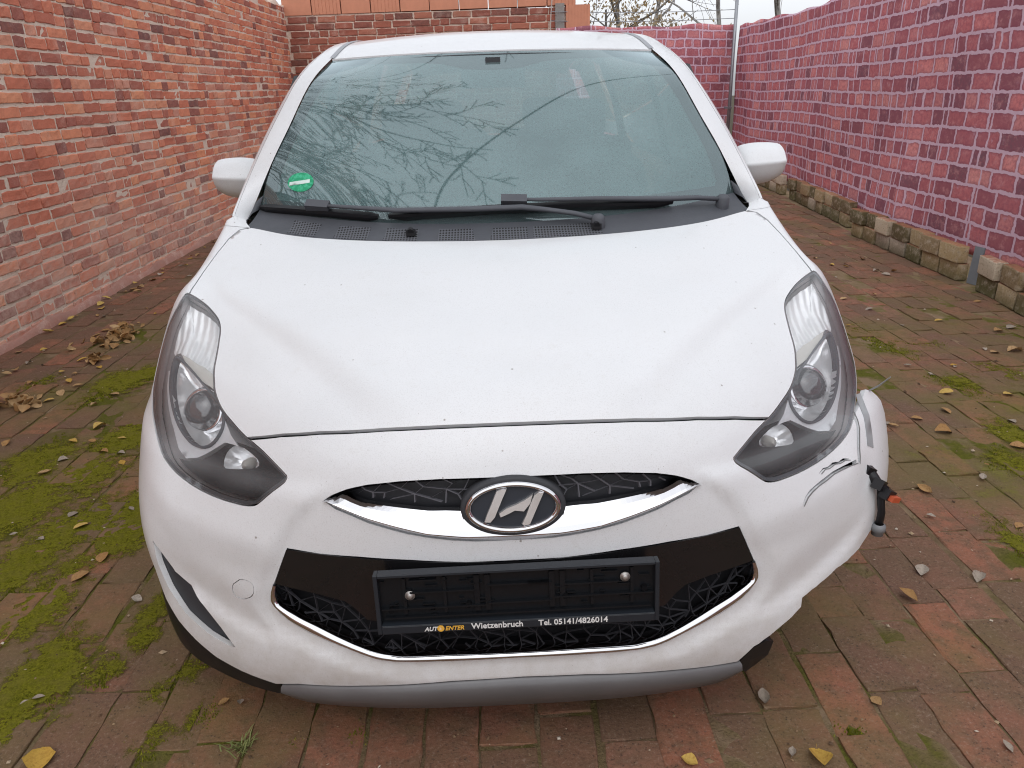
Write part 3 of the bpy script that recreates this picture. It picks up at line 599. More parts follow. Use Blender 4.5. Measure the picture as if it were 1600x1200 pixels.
# ---------------------------------------------------------------- cutting panels out of the sheet
def pip(q, poly):
    q = np.asarray(q); x, y = q[:, 0], q[:, 1]; c = np.zeros(len(q), bool); n = len(poly)
    for i in range(n):
        (x1, y1), (x2, y2) = poly[i], poly[(i + 1) % n]
        if y1 == y2: continue
        c ^= ((y1 > y) != (y2 > y)) & (x < (x2 - x1) * (y - y1) / (y2 - y1) + x1)
    return c
def densify(poly, step, closed=True):
    out = []; n = len(poly)
    for i in range(n if closed else n - 1):
        a = np.array(poly[i], float); b = np.array(poly[(i + 1) % n], float); k = max(1, int(np.hypot(*(b - a)) / step))
        out += [tuple(a + (b - a) * j / k) for j in range(k)]
    if not closed: out.append(tuple(poly[-1]))
    return out
def soften(poly, k=1):                                # rounds the corners of a traced outline
    for _ in range(k):
        n = len(poly); poly = [p for i in range(n) for p in ((.75 * poly[i][0] + .25 * poly[(i + 1) % n][0], .75 * poly[i][1] + .25 * poly[(i + 1) % n][1]), (.25 * poly[i][0] + .75 * poly[(i + 1) % n][0], .25 * poly[i][1] + .75 * poly[(i + 1) % n][1]))]
    return poly
def grow(poly, d):
    P = np.array(poly, float); n = len(P); area = .5 * np.sum(P[:, 0] * np.roll(P[:, 1], -1) - np.roll(P[:, 0], -1) * P[:, 1]); sg = np.sign(area)
    t = np.roll(P, -1, 0) - np.roll(P, 1, 0); t /= np.linalg.norm(t, axis=1)[:, None] + 1e-9
    return [tuple(p) for p in P + d * sg * np.stack([t[:, 1], -t[:, 0]], 1)]
def flip(poly): return [(-a, b) for a, b in poly][::-1]
def both(half):                                       # half outline from centre line and back to it -> whole outline
    return list(half) + [(-a, b) for a, b in reversed(half)]
def strip_poly(line, w):
    L = np.array(line, float); t = np.gradient(L, axis=0); t /= np.linalg.norm(t, axis=1)[:, None] + 1e-9; n = np.stack([-t[:, 1], t[:, 0]], 1)
    return [tuple(p) for p in L + n * w / 2] + [tuple(p) for p in (L - n * w / 2)[::-1]]
def cdt(outer, holes=(), step=.016):
    loops = [densify(outer, step)] + [densify(h, step * .8) for h in holes]
    pts = []; edges = []
    for lp in loops:
        b = len(pts); pts += lp; edges += [(b + i, b + (i + 1) % len(lp)) for i in range(len(lp))]
    o = np.array(outer); x0, y0 = o.min(0); x1, y1 = o.max(0)
    gx = np.arange(x0 + step * .5, x1, step); gy = np.arange(y0 + step * .5, y1, step)
    G = np.array([(x + (step / 2 if j % 2 else 0), y) for j, y in enumerate(gy) for x in gx]).reshape(-1, 2)
    if len(G):
        keep = pip(G, outer)
        for h in holes: keep &= ~pip(G, h)
        G = G[keep]; Bp = np.array(pts)
        if len(G):
            dm = np.concatenate([np.min(np.hypot(G[i:i + 400, None, 0] - Bp[None, :, 0], G[i:i + 400, None, 1] - Bp[None, :, 1]), axis=1) for i in range(0, len(G), 400)])
            pts = pts + [tuple(p) for p in G[dm > step * .5]]
    V, E, F, *_ = delaunay_2d_cdt([Vector(p) for p in pts], edges, [], 0, 1e-6)
    V = np.array([(v.x, v.y) for v in V]); F = np.array([f for f in F]); cen = V[F].mean(1)
    ok = pip(cen, outer)
    for h in holes: ok &= ~pip(cen, h)
    F = F[ok]; used = np.unique(F); re = np.full(len(V), -1); re[used] = np.arange(len(used))
    return V[used], re[F]
def panel(name, outer, material, parent, holes=(), step=.016, off=0.0, flange=.012, fn=None, offfn=None, wing=False, lip_mat=None):
    st, F = cdt(outer, holes, step); fn = fn or surf
    o_ = off + (offfn(st) if offfn else 0)
    P = fn(st[:, 0], st[:, 1], o_, wing=wing); V = [tuple(p) for p in P]; FF = [tuple(f) for f in F]; mats = [0] * len(FF)
    if flange:
        cnt = {}
        for a, b, c in FF:
            for e in ((a, b), (b, c), (c, a)): cnt[tuple(sorted(e))] = cnt.get(tuple(sorted(e)), []) + [e]
        bd = [v[0] for v in cnt.values() if len(v) == 1]; ids = sorted({i for e in bd for i in e})
        o2 = o_ if np.isscalar(o_) else o_[ids]
        Q0 = P[ids]; Q1 = fn(st[ids, 0], st[ids, 1], o2 - flange, wing=wing); m0 = {i: len(V) + k for k, i in enumerate(ids)}; m1 = {i: len(V) + len(ids) + k for k, i in enumerate(ids)}
        V += [tuple(p) for p in Q0] + [tuple(p) for p in Q1]
        for a, b in bd: FF.append((b, a, m0[a], m0[b])) if False else FF.append((m0[b], m0[a], m1[a], m1[b])); mats.append(1 if lip_mat else 0)
    me = mesh(name, V, FF); me.materials.append(material)
    if lip_mat: me.materials.append(lip_mat); me.polygons.foreach_set('material_index', mats)
    return link(name, me, None, parent, True)
def loft(name, curves, material, parent, smooth=True, closed=False):
    n = len(curves[0]); V = [p for c in curves for p in c]; F = grid_faces(n, len(curves))
    return part(name, V, F, material, parent, smooth)
def resample(line, n):
    L = np.array(line, float); d = np.r_[0, np.cumsum(np.hypot(*np.diff(L, axis=0).T))]; q = np.linspace(0, d[-1], n)
    return np.stack([np.interp(q, d, L[:, 0]), np.interp(q, d, L[:, 1])], 1)
def on(line, off=0.0, wing=False): L = np.array(line); return surf(L[:, 0], L[:, 1], off, wing=wing)
def wall_strip(name, outline, o0, o1, material, parent, wing=False):
    L = densify(outline, .012); L.append(L[0]); A = on(L, o0, wing); B = on(L, o1, wing)
    return loft(name, [[tuple(p) for p in A], [tuple(p) for p in B]], material, parent)

# ---------------------------------------------------------------- the car
car = empty('car', (0, 2.1, 0)); tag(car, 'white hatchback car with black front band and cracked front bumper corner', 'car')
CAR0 = Vector(car.location)
class _P:                                             # parts are modelled in world metres; the parent inverse keeps them in place
    pass
_link = link
def link(name, me, material=None, parent=None, smooth=False):
    o = _link(name, me, material, parent, smooth)
    if parent is not None and parent is not CARSTOP:
        o.matrix_parent_inverse = parent.matrix_world.inverted() if parent.type == 'EMPTY' and parent is not car else (Matrix.Translation(-CAR0) if parent is car else Matrix.Identity(4))
    return o
CARSTOP = None
LAMP = soften(OUT['lamp'][:20], 0) + OUT['lamp'][20:]; LAMP = soften(LAMP, 1)
GUP = both(OUT['grille_up'][:13][::-1][::-1]) if False else OUT['grille_up'][:13] + [(-a, b) for a, b in OUT['grille_up'][:12][::-1]] + [(-a, b) for a, b in OUT['grille_up'][14:][::-1]] + OUT['grille_up'][14:]
OP = OUT['opening']; OPEN = OP[:18] + [(-a, b) for a, b in OP[:17][::-1]] + [(-a, b) for a, b in OP[19:][::-1]] + OP[19:]
BF_ = OUT['bonnet_front']; gapF = [(-a, b) for a, b in BF_[:0:-1]] + BF_
FOG = OUT['fog']; TOW = [(-a, b) for a, b in OUT['tow']]
lampL, lampR = flip(LAMP), LAMP; lampLg, lampRg = grow(lampL, .0035), grow(lampR, .0035)
# bonnet
edge = [(.575, .585), (.66, .60), (.74, .66), (.78, .78), (.86, .83), (.925, .79), (.937, .84), (.935, 1.0), (.925, 1.18), (.910, 1.33), (.885, 1.42), (.84, 1.452)]
half = [(a, b + .004) for a, b in BF_] + edge
bonnet = panel('bonnet', [(-a, b) for a, b in edge[::-1]] + [(-a, b + .004) for a, b in BF_[:0:-1]] + half, M_PAINT, car, [lampLg, lampRg], .015)
# wheel arch outlines on the sheet
gs, gt = np.meshgrid(np.linspace(1.0, 1.85, 240), np.linspace(0, 1.0, 200)); gs = gs.ravel(); gt = gt.ravel(); gp = base_surf(gs, gt)
arch = []
for k in range(41):
    a = -.35 + (math.pi + .7) * k / 40; d = (gp[:, 1] - (2.06 + .372 * math.cos(a))) ** 2 + (gp[:, 2] - (.32 + .372 * math.sin(a))) ** 2; i = d.argmin(); arch.append((gs[i], gt[i]))
arch = arch + [(arch[-1][0], -.05), (arch[0][0], -.05)]
archR, archL = arch, flip(arch)
# fenders
FEN = [(.95, .57), (1.0, .549), (1.2, .549), (1.2, .002), (1.849, .002), (1.849, 1.458), (1.3, 1.458), (.85, 1.458), (.892, 1.424), (.917, 1.335), (.932, 1.182), (.942, 1.0), (.945, .84), (.94, .78)]
panel('fender', FEN, M_PAINT, car, [lampRg, archR], .03); panel('fender', flip(FEN), M_PAINT, car, [lampLg, archL], .03)
# bumper
lip = OUT['lip']; lipL = [(-a, b) for a, b in lip]
CUT = [(.498, .100), (.534, .116), (.572, .134), (.61, .158), (.612, .182), (.714, .216), (.80, .236), (.862, .262), (.90, .295)]
_j = random.Random(6); CUT = [CUT[0]] + [(a + _j.gauss(0, .0006), b + _j.gauss(0, .0008)) for a, b in densify(CUT, .012, False)[1:-1]] + [CUT[-1]]
crack = [(.828, .518), (.82, .484), (.797, .445), (.786, .416)]
outerB = lip[:4] + CUT + [(a + _j.gauss(0, .0008), b + _j.gauss(0, .0008)) for a, b in densify([(.945, .33), (.962, .38), (.964, .45), (.952, .485), (.928, .515), (.900, .534), (.87, .546)], .02, False)] + [(.85, .556), (.80, .56), (.66, .585)] + [(a, b - .004) for a, b in BF_[::-1]] + \
         [(-a, b - .004) for a, b in BF_[1:]] + [(-.66, .585), (-.85, .57), (-.95, .555), (-1.0, .541), (-1.15, .541), (-1.15, .335), (-.95, .325), (-.90, .305)] + lipL[:0:-1]
crackH = strip_poly(densify([(.840, .53)] + crack, .02, False), .007)
crack1 = [(.778, .418), (.748, .419), (.692, .417), (.664, .412), (.64, .409), (.62, .404), (.606, .398), (.594, .386)]
wd = np.array([.010, .006, .0045, .006, .004, .005, .003, .001]); c1 = np.array(crack1)
crack1H = [tuple(p) for p in c1 + np.stack([0 * wd, wd / 2], 1)] + [tuple(p) for p in (c1 - np.stack([0 * wd, wd / 2], 1))[::-1]]
crack2 = np.array([(.752, .4295), (.735, .433), (.718, .431), (.70, .434), (.682, .431), (.668, .433), (.654, .428)]); w2_ = np.array([.003, .005, .0035, .005, .003, .003, .001])
crack2H = [tuple(p) for p in crack2 + np.stack([0 * w2_, w2_ / 2], 1)] + [tuple(p) for p in (crack2 - np.stack([0 * w2_, w2_ / 2], 1))[::-1]]
bumper = panel('bumper', outerB, M_PAINT, car, [lampLg, lampRg, grow(GUP, .0), OPEN, flip(FOG), grow(TOW, .0014), archL, crackH, crack1H, crack2H], .014, wing=True)
bumper['label'] = 'white front bumper, cracked and sprung open at one corner'
panel('tow_cap', TOW, M_PAINT, bumper, (), .012, -.0005, .006)
grey_edge = simple('torn grey plastic edge', (.16, .16, .16), .8)
for ln, w_ in ((crack, .004), (crack1, .0022), ([tuple(p) for p in crack2], .0018)):
    L = densify([(a + .004, b - .002) for a, b in ln], .015, False); A = on(L, .001, True); B = on([(a + w_ * .6, b - w_) for a, b in L], .0012, True)
    loft('crack_edge', [[tuple(p) for p in A], [tuple(p) for p in B]], grey_edge, bumper)
tp = [(.864, .538), (.880, .534), (.862, .425), (.840, .436)]
panel('tape_strip', tp, simple('grey adhesive tape', (.30, .31, .32), .6), bumper, (), .02, .0015, .001, wing=True)
# added dark shell behind the panels: blocks light and blackens the gaps
LIN = [(-1.1, .04), (.88, .10), (.90, .54), (1.1, .55), (1.1, 1.45), (-1.1, 1.45)]
panel('light_block_shell', [(-1.02, .06), (-.5, .05), (.48, .10), (.60, .17), (.84, .28), (.86, .50), (1.02, .56), (1.02, 1.44), (-1.02, 1.44)], M_VOID, car, [grow(lampL, -.004), grow(lampR, -.004), grow(GUP, -.006), grow(OPEN, -.006), flip(grow(FOG, -.002))], .05, -.022, 0)
# lower black cladding and skid plate
loL = [(-a, b) for a, b in lip[4:]]
clad = loL + [(-.95, .315), (-1.12, .33), (-1.12, .04), (-.9, .04), (-.75, .012), (-.60, .004), (-.5, .004)]
panel('lower_cladding', clad, M_BLACK, car, [archL], .03, -.006, .02)
cladR = [(.47, .05), (.50, .092), (.53, .10), (.55, .09), (.545, .05), (.50, .01)]
panel('lower_cladding', cladR, M_BLACK, car, (), .03, -.004, .03)
sx = np.linspace(-.505, .475, 40); rows_ = []
for q, (dt, of) in enumerate([(0, -.006), (-.004, .006), (-.35, .012), (-.75, .008), (-1, -.004), (-1.05, -.03)]):
    line = []
    for v in sx:
        e = min(1, (1 - abs((v - (-.015)) / .492)) * 9); e = math.sqrt(max(0, e)); tt = np.interp(abs(v), [a for a, b in lip[:5]], [b for a, b in lip[:5]]) - .004
        line.append((v, max(tt * (1 + dt * (.35 + .65 * e)), 0), of))
    L = np.array(line); P = surf(L[:, 0], L[:, 1], L[:, 2])
    if q >= 4: P[:, 2] += .004 if q == 4 else .006; P[:, 1] += .008 if q == 4 else .07
    rows_.append([tuple(p) for p in P])
loft('skid_plate', rows_, M_SKID, car)['label'] = 'scuffed silver-grey skid plate under the bumper'
MB().box((0, 3.3, .24), (1.36, 3.7, .10)).box((-.02, 1.42, .22), (.9, .25, .12)).build('underbody', M_VOID, car)
# fog insert
panel('fog_insert', flip(grow(FOG, .001)), M_DARK, car, (), .014, -.0125, 0)
# ------------------------------------------------ upper grille
gr = wall_strip('grille', GUP, -.0122, -.05, M_BLACK, car); gr['label'] = 'dark slim upper grille with web-like ribs'
panel('back_panel', GUP, simple('grille back panel', (.022, .023, .028), .5), gr, (), .03, -.048, 0)
mb = MB(); R_ = OUT['ribs']
for i in range(0, len(R_), 2):
    for sg in (-1, 1):
        L = [(sg * (R_[i][0] + (R_[i + 1][0] - R_[i][0]) * k / 3), R_[i][1] + (R_[i + 1][1] - R_[i][1]) * k / 3) for k in range(4)]
        A = on(L, -.020); B = on(L, -.026); a = len(mb.V)
        for p, q in zip(A, B):
            d = np.array((.0011, 0, .0006)); mb.V += [tuple(p - d), tuple(p + d), tuple(q + d * 2), tuple(q - d * 2)]
        for k in range(3):
            for f in ((0, 1), (1, 2), (3, 0)): mb.F.append((a + k * 4 + f[0], a + k * 4 + f[1], a + k * 4 + 4 + f[1], a + k * 4 + 4 + f[0]))
mb.build('ribs', M_RIB, gr)['kind'] = 'stuff'
ct, cm, cbt = (resample([(-a, b) for a, b in OUT[k]] , 34) for k in ('chrome_top', 'chrome_mid', 'chrome_bot'))
full = lambda L: np.concatenate([L, np.stack([-L[::-1, 0], L[::-1, 1]], 1)[1:]])
ct, cm, cbt = full(ct), full(cm), full(cbt)
def blend(a, b, u): return a * (1 - u) + b * u
cr = [on(ct, -.030), on(ct, -.012), on(blend(ct, cm, .3), -.003), on(blend(ct, cm, .75), .006), on(blend(ct, cm, .97), .0095), on(blend(cm, cbt, .06), .0092), on(blend(cm, cbt, .97), -.003), on(cbt, -.012)]
loft('chrome_wing', [[tuple(p) for p in c] for c in cr[::-1]], M_CHROME, car, False)
el = np.array([(0., .487)]); ec = Vector(surf(el[:, 0], el[:, 1], .006)[0]); eu = Vector(surf([0.], [.51], .0)[0]) - Vector(surf([0.], [.464], .0)[0]); eu.normalize(); ex = Vector((1, 0, .010)).normalized(); en = ex.cross(eu).normalized()
def E(u, v, w): return tuple(ec + ex * u + eu * v + en * w)
K = 64; rx, ry = .0865, .0475
def ering(sx_, sy_, w): return [E(sx_ * math.cos(2 * math.pi * k / K), sy_ * math.sin(2 * math.pi * k / K), w) for k in range(K + 1)]
emb = loft('emblem', [ering(rx + .011, ry + .010, -.03), ering(rx + .011, ry + .010, -.002), ering(rx + .007, ry + .006, .002), ering(rx + .001, ry + .001, .001)], M_DARK, car); emb['label'] = 'chrome oval emblem with a slanted letter H'
part('field', [E(0, 0, .0)] + ering(rx, ry, .0)[:-1], [(0, 1 + k, 1 + (k + 1) % K) for k in range(K)], simple('emblem field', (.03, .035, .045), .3), emb)
loft('ring', [ering(rx + .002, ry + .002, -.001), ering(rx + .0015, ry + .0015, .006), ering(rx - .003, ry - .003, .0095), ering(rx - .008, ry - .0075, .007), ering(rx - .0095, ry - .009, .0)], M_CHROME, emb)
def glyph(polys, z0, z1, name, material, parent, fnE):
    bm = bmesh.new()
    for poly in polys:
        n = len(poly); c = np.mean(poly, 0); lo = [bm.verts.new(fnE(u, v, z0)) for u, v in poly]; hi = [bm.verts.new(fnE(c[0] + (u - c[0]) * .93, c[1] + (v - c[1]) * .93, z1)) for u, v in poly]
        for k in range(n): bm.faces.new((lo[k], lo[(k + 1) % n], hi[(k + 1) % n], hi[k]))
        bmesh.ops.triangulate(bm, faces=[bm.faces.new(hi)])
    me = bpy.data.meshes.new(name); bm.to_mesh(me); bm.free(); return link(name, me, material, parent)
u_ = .00128
def px(L): return [(a * u_, b * u_) for a, b in L]
legL = px([(-43, -21), (-34, -22), (-27, -14), (-21, 0), (-14, 16), (-8, 29), (-15, 30), (-23, 27), (-31, 8), (-39, -10)])
legR = [(-a, -b) for a, b in legL]
legR = px([(14, -29), (23, -27), (31, -9), (39, 9), (45, 22), (37, 23), (31, 19), (24, 4), (18, -12), (11, -26)])
bar = px([(-22, -8), (-10, 0), (4, 5), (18, 12), (30, 20), (26, 6), (16, -6), (2, -4), (-8, -9), (-20, -14)])
glyph([legL, legR, bar], .0005, .0085, 'letter', M_LETTER, emb, E)
# ------------------------------------------------ lower grille, band, chrome trim
lg = wall_strip('lower_grille', OPEN, -.0122, -.065, M_BLACK, car); lg['label'] = 'wide dark lower grille with web-like ribs and chrome edge'
panel('back_panel', OPEN, simple('radiator dark', (.014, .014, .016), .8, spec=.2), lg, (), .03, -.062, 0)
BD = OUT['band']; BAND = BD[:6] + [(-a, b) for a, b in BD[:5][::-1]] + [(-a, b) for a, b in BD[7:][::-1]] + [(a, b) for a, b in BD[7:][::-1]][::-1]
panel('band', BAND, M_BAND, car, (), .018, .003, .02)['label'] = 'gloss black band across the front'
MESHP = [p for p in OPEN if p[1] < .32]
gg = random.Random(4); pts = []
for _ in range(4000):
    q = (gg.uniform(-.5, .5), gg.uniform(.15, .32))
    if pip(np.array([q]), OPEN)[0] and all((q[0] - p[0]) ** 2 * .55 + (q[1] - p[1]) ** 2 * 1.7 > .00050 for p in pts): pts.append(q)
bdp = densify([p for p in OUT['trim_in']], .035, False); bdp = bdp + [(-a, b) for a, b in bdp]; nb0 = len(pts); pts += bdp
V2, E2, F2, *_ = delaunay_2d_cdt([Vector(p) for p in pts], [], [], 0, 1e-6)
mb = MB(); es = set()
for f in F2:
    for a, b in ((f[0], f[1]), (f[1], f[2]), (f[2], f[0])): es.add((min(a, b), max(a, b)))
for a, b in sorted(es):
    if a >= nb0 and b >= nb0 or gg.random() < .22: continue
    p, q = V2[a], V2[b]
    if (p - q).length > .11: continue
    mid = ((p + q) / 2)
    if not pip(np.array([(mid.x, mid.y)]), OPEN)[0]: continue
    L = [(p.x + (q.x - p.x) * k / 3, p.y + (q.y - p.y) * k / 3) for k in range(4)]; A = on(L, -.018); B = on(L, -.023); a0 = len(mb.V)
    for u, w in zip(A, B):
        d = np.array((.0005, 0, .0004)); mb.V += [tuple(u - d), tuple(u + d), tuple(w + d * 2), tuple(w - d * 2)]
    for k in range(3):
        for f in ((0, 1), (1, 2), (3, 0)): mb.F.append((a0 + k * 4 + f[0], a0 + k * 4 + f[1], a0 + k * 4 + 4 + f[1], a0 + k * 4 + 4 + f[0]))
mb.build('ribs', simple('dark lattice', (.04, .04, .046), .7, spec=.25), lg)['kind'] = 'stuff'
ti, to = (full(resample([(-a, b) for a, b in OUT[k]], 70)) for k in ('trim_in', 'trim_out'))
loft('chrome_trim', [[tuple(p) for p in c] for c in (on(ti, -.03), on(ti, .0), on(blend(ti, to, .25), .0065), on(blend(ti, to, .6), .0075), on(to, .001), on(to, -.012))], M_CHROME, car)
# ------------------------------------------------ number plate holder
ph = empty('number_plate_holder', (.002, 1.163, .437), car); ph.matrix_parent_inverse = Matrix.Translation(-CAR0)
ph.rotation_euler = Euler((rad(-5), rad(-.75), 0)); ph['label'] = 'empty black number plate holder with dealer lettering'
bpy.context.view_layer.update()
def link_local(o): o.matrix_parent_inverse = Matrix.Identity(4); return o
_pw, _phh = .53, .124
def pbox(mb, x, z, w, h, y0, y1): mb.box((x, (y0 + y1) / 2, z), (w, abs(y1 - y0), h))
pl = simple('plate holder plastic', (.007, .008, .010), .36, spec=.35, bump=.04, bscale=150)
mb = MB(); pbox(mb, 0, 0, _pw - .004, _phh - .004, .004, .012); link_local(mb.build('back_plate', pl, ph))
mb = MB()
for x, w in ((-_pw / 2 + .004, .008), (_pw / 2 - .004, .008)): pbox(mb, x, 0, w, _phh, -.010, .012)
pbox(mb, 0, _phh / 2 - .003, _pw - .016, .006, -.010, .0119); pbox(mb, 0, -_phh / 2 + .018, _pw - .0162, .0022, -.012, .0118)
fr_ = simple('plate frame', (.018, .022, .028), .36, spec=.5); o = link_local(mb.build('frame', fr_, ph)); bv = o.modifiers.new('edge', 'BEVEL'); bv.width = .0015; bv.segments = 2
mb = MB(); pbox(mb, 0, -_phh / 2 + .0085, _pw - .0164, .0165, -.011, .0115); o = link_local(mb.build('lettering_strip', fr_, ph)); bv = o.modifiers.new('edge', 'BEVEL'); bv.width = .0015; bv.segments = 2
mb = MB()
for x in (-.21, -.135, -.055, .065, .14, .215, -.075, .085): pbox(mb, x, .012, .006 if abs(x) > .09 else .010, _phh - .05, -.002, .004)
for x0, x1, z in ((-.255, -.06, -.013), (-.055, .065, .028), (-.055, .065, -.010), (.07, .255, -.004), (-.25, .25, -.032), (-.20, -.08, .02), (.09, .19, .022), (-.2, -.15, .045), (.02, .06, .028)): pbox(mb, (x0 + x1) / 2, z, x1 - x0, .003, -.005, .0041)
for k in range(60):
    x = gg.uniform(-.25, .25); z = gg.uniform(-.03, .05)
    if abs(x - .005) > .06: pbox(mb, x, z, gg.uniform(.004, .03), .0016, -.002, .0042)
link_local(mb.build('ribs', pl, ph))['kind'] = 'stuff'
for x, z in ((-.237, -.016), (-.092, -.012), (.09, -.004), (.238, .004)): link_local(MB().tube([(x, -.004, z), (x, .006, z)], .006, 10).build('clip', M_VOID, ph))
for x, z in ((-.2, .0135), (.202, .030)):
    o = link_local(MB().lathe((x, -.001, z), (0, -1, 0), [(0, .0095), (.0015, .0095), (.002, .006), (.0045, .0055), (.006, .003), (.006, 0)], 20).build('screw', simple('zinc screw', (.42, .40, .38), .4, .7), ph, True))
def lettering(txt, x, z, size, color, parent, shear=0, bold=.0, name='lettering'):
    cu = bpy.data.curves.new(name, 'FONT'); cu.body = txt; cu.size = size; cu.shear = shear; cu.offset = bold; cu.extrude = .0004; cu.align_x = 'LEFT'; cu.resolution_u = 3
    t = bpy.data.objects.new('tmp', cu); COL.objects.link(t); bpy.context.view_layer.update()
    me = bpy.data.meshes.new_from_object(t.evaluated_get(bpy.context.evaluated_depsgraph_get())); bpy.data.objects.remove(t)
    o = _link(name, me, color, parent); o.matrix_local = Matrix.Translation((x, -.0117, z)) @ Matrix.Rotation(math.pi / 2, 4, 'X'); o.matrix_parent_inverse = Matrix.Identity(4)
    return o
M_TXT = simple('white print', (.72, .72, .70), .5, var=.03); M_TXO = simple('orange print', (.75, .42, .06), .5, var=.03)
zt = -_phh / 2 + .0042
lettering('AUT', -.177, zt, .0118, M_TXT, ph, .25, .0003); lettering('ENTER', -.1385, zt, .0118, M_TXO, ph, .25, .0003)
o = link_local(MB().lathe((-.1465, -.0112, zt + .0042), (0, -1, 0), [(0, .0066), (.001, .0066), (.0012, .0044), (.0008, .0042), (.0008, 0)], 20).build('lettering', M_TXO, ph))
lettering('a', -.1492, zt + .002, .009, M_TXT, ph)
lettering('Wietzenbruch', -.089, zt, .0168, M_TXT, ph, 0, .0003); lettering('Tel. 05141/4826014', .037, zt, .0162, M_TXT, ph, 0, .0003)
# ------------------------------------------------ headlights
M_LAMPSIDE = simple('lamp side wall', (.52, .47, .47), .35, .2)
def lamp_side(sg):
    f = (lambda L: list(L)) if sg > 0 else flip
    hl = wall_strip('headlight', f(LAMP), .0, -.095, M_LAMPSIDE, car); hl['label'] = 'swept-back clouded headlight with projector and dark lower corner'
    panel('housing', f(LAMP), simple('lamp housing', (.52, .48, .48), .35, .3), hl, (), .03, -.09, 0)
    main = f(soften(OUT['lamp_main'], 2)); up = f(soften(OUT['lamp_up'], 1)); bez = f(OUT['lamp_bezel']); low = f(OUT['lamp_low']); ref = f(soften(OUT['lamp_low_ref'], 1)); stp = f(OUT['lamp_strip'])
    def dish(poly, depth):
        ring = np.array(densify(poly, .006))
        def fn(st):
            d = np.min(np.hypot(st[:, None, 0] - ring[None, :, 0], st[:, None, 1] - ring[None, :, 1]), axis=1); m = max(d.max(), 1e-6); return -depth * (1 - (1 - d / m) ** 2)
        return fn
    panel('indicator_reflector', up, M_FLUTE, hl, [grow(stp, .0)], .012, -.028, .05, offfn=dish(up, .022))
    panel('indicator_plate', stp, M_PALE, hl, (), .012, -.020, .04)
    panel('reflector_bowl', main, M_BOWL, hl, (), .010, -.030, .02, offfn=dish(main, .055))
    rl = np.array(densify(main, .008)); rl = np.concatenate([rl, rl[:1]]); ro = np.array(grow([tuple(p) for p in rl[:-1]], .0055)); ro = np.concatenate([ro, ro[:1]])
    loft('bowl_rim', [[tuple(p) for p in on(rl, -.030)], [tuple(p) for p in on(rl, -.014)], [tuple(p) for p in on(ro, -.014)], [tuple(p) for p in on(ro, -.022)]], M_GREYPL, hl)
    panel('bezel', bez, M_BEZEL, hl, (), .012, -.018, .05)
    panel('lower_bezel', low, M_VOID, hl, [ref], .014, -.022, .05)
    panel('lower_reflector', ref, M_BOWL, hl, (), .010, -.026, .02, offfn=dish(ref, .045))
    c = Vector(surf([sg * .775], [.606], -.060)[0]); n = (Vector(surf([sg * .750], [.606], 0)[0]) - Vector(surf([sg * .750], [.606], -.06)[0])).normalized(); n = (n + Vector((0, -.75, .1))).normalized()
    pj = MB().lathe(c, n, [(-.02, .055), (.010, .055), (.015, .050), (.015, .046)], 28).build('projector_ring', M_CHROME, hl, True)
    MB().lathe(c, n, [(.006 + .036 * math.sin(a), .047 * math.cos(a)) for a in np.linspace(0, math.pi / 2, 9)], 28).build('projector', M_BULB, pj, True)
    c2 = Vector(surf([sg * .595], [.542], -.052)[0]); MB().lathe(c2, (0, -1, .3), [(0, .012), (.03, .012), (.042, .0)], 14).build('bulb', simple('lamp bulb', (.5, .48, .44), .15), hl, True)
    ol = np.array(densify(f(LAMP), .01)); ol = np.concatenate([ol, ol[:1]]); il = np.array(grow([tuple(p) for p in ol[:-1]], -.007)); il = np.concatenate([il, il[:1]])
    loft('seal', [[tuple(p) for p in on(ol, -.001)], [tuple(p) for p in on(il, -.0035)]], M_GREYPL if sg > 0 else M_DARK, hl)
    panel('lens', f(LAMP), M_LENS, hl, (), .014, -.001, 0)
    return hl
lamp_side(-1); lamp_side(1)
# ------------------------------------------------ windscreen, cowl, wipers
WS = [(-1, 0), (1, 0), (1, 1), (-1, 1)]
inner = [(-.935, .075), (-.7, .09), (-.35, .10), (0, .103), (.35, .10), (.7, .09), (.925, .075), (.94, .10), (.945, .4), (.945, .6), (.925, .85), (.89, .945), (.80, .955), (.42, .945), (.30, .93), (.16, .885), (0, .872), (-.16, .885), (-.30, .93), (-.42, .945), (-.80, .955), (-.89, .945), (-.925, .85), (-.95, .6), (-.95, .4), (-.945, .10)]
def gpanel(name, poly, material, parent, holes=(), step=.04, off=0.0, flange=.004): return panel(name, poly, material, parent, holes, step, off, flange, fn=glass)
ws = gpanel('windscreen', WS, M_GLASS, car, (), .04, 0, 0); ws['label'] = 'misted greenish windscreen reflecting bare branches'
gpanel('ceramic_border', [(-.999, .002), (.999, .002), (.999, .998), (-.999, .998)], simple('ceramic frit', (.030, .034, .040), .35), ws, [inner], .04, -.004, 0)
stk = [(-.845 + .058 * math.cos(2 * math.pi * k / 28), .184 + .052 * math.sin(2 * math.pi * k / 28)) for k in range(28)]
def sticker_material():
    m = NT('green badge print'); p = m.obj(); n = m.noise(p, 90, 3); return m.done(m.bsdf(m.mix(m.mapr(n, .45, .6), (.01, .30, .14), (.05, .46, .25)), .4))
def mist_material():
    m = NT('condensation'); p = m.obj(); tr = m.n('BsdfTransparent'); df = m.n('BsdfDiffuse'); m.put(df.inputs[0], (.52, .76, .78, 1)); tl = m.n('BsdfTranslucent'); m.put(tl.inputs[0], (.52, .76, .78, 1))
    f = m.math('MULTIPLY', m.mapr(m.noise(p, 3.0, 3, .5), .3, .7, .30, .40), m.mapr(m.noise(p, 170, 3, .8), .34, .48, .5, 1.05))
    return m.done(m.mixs(f, tr.outputs[0], m.mixs(.35, df.outputs[0], tl.outputs[0])))
gpanel('condensation', grow(inner, .006), mist_material(), ws, (), .06, -.007, 0)
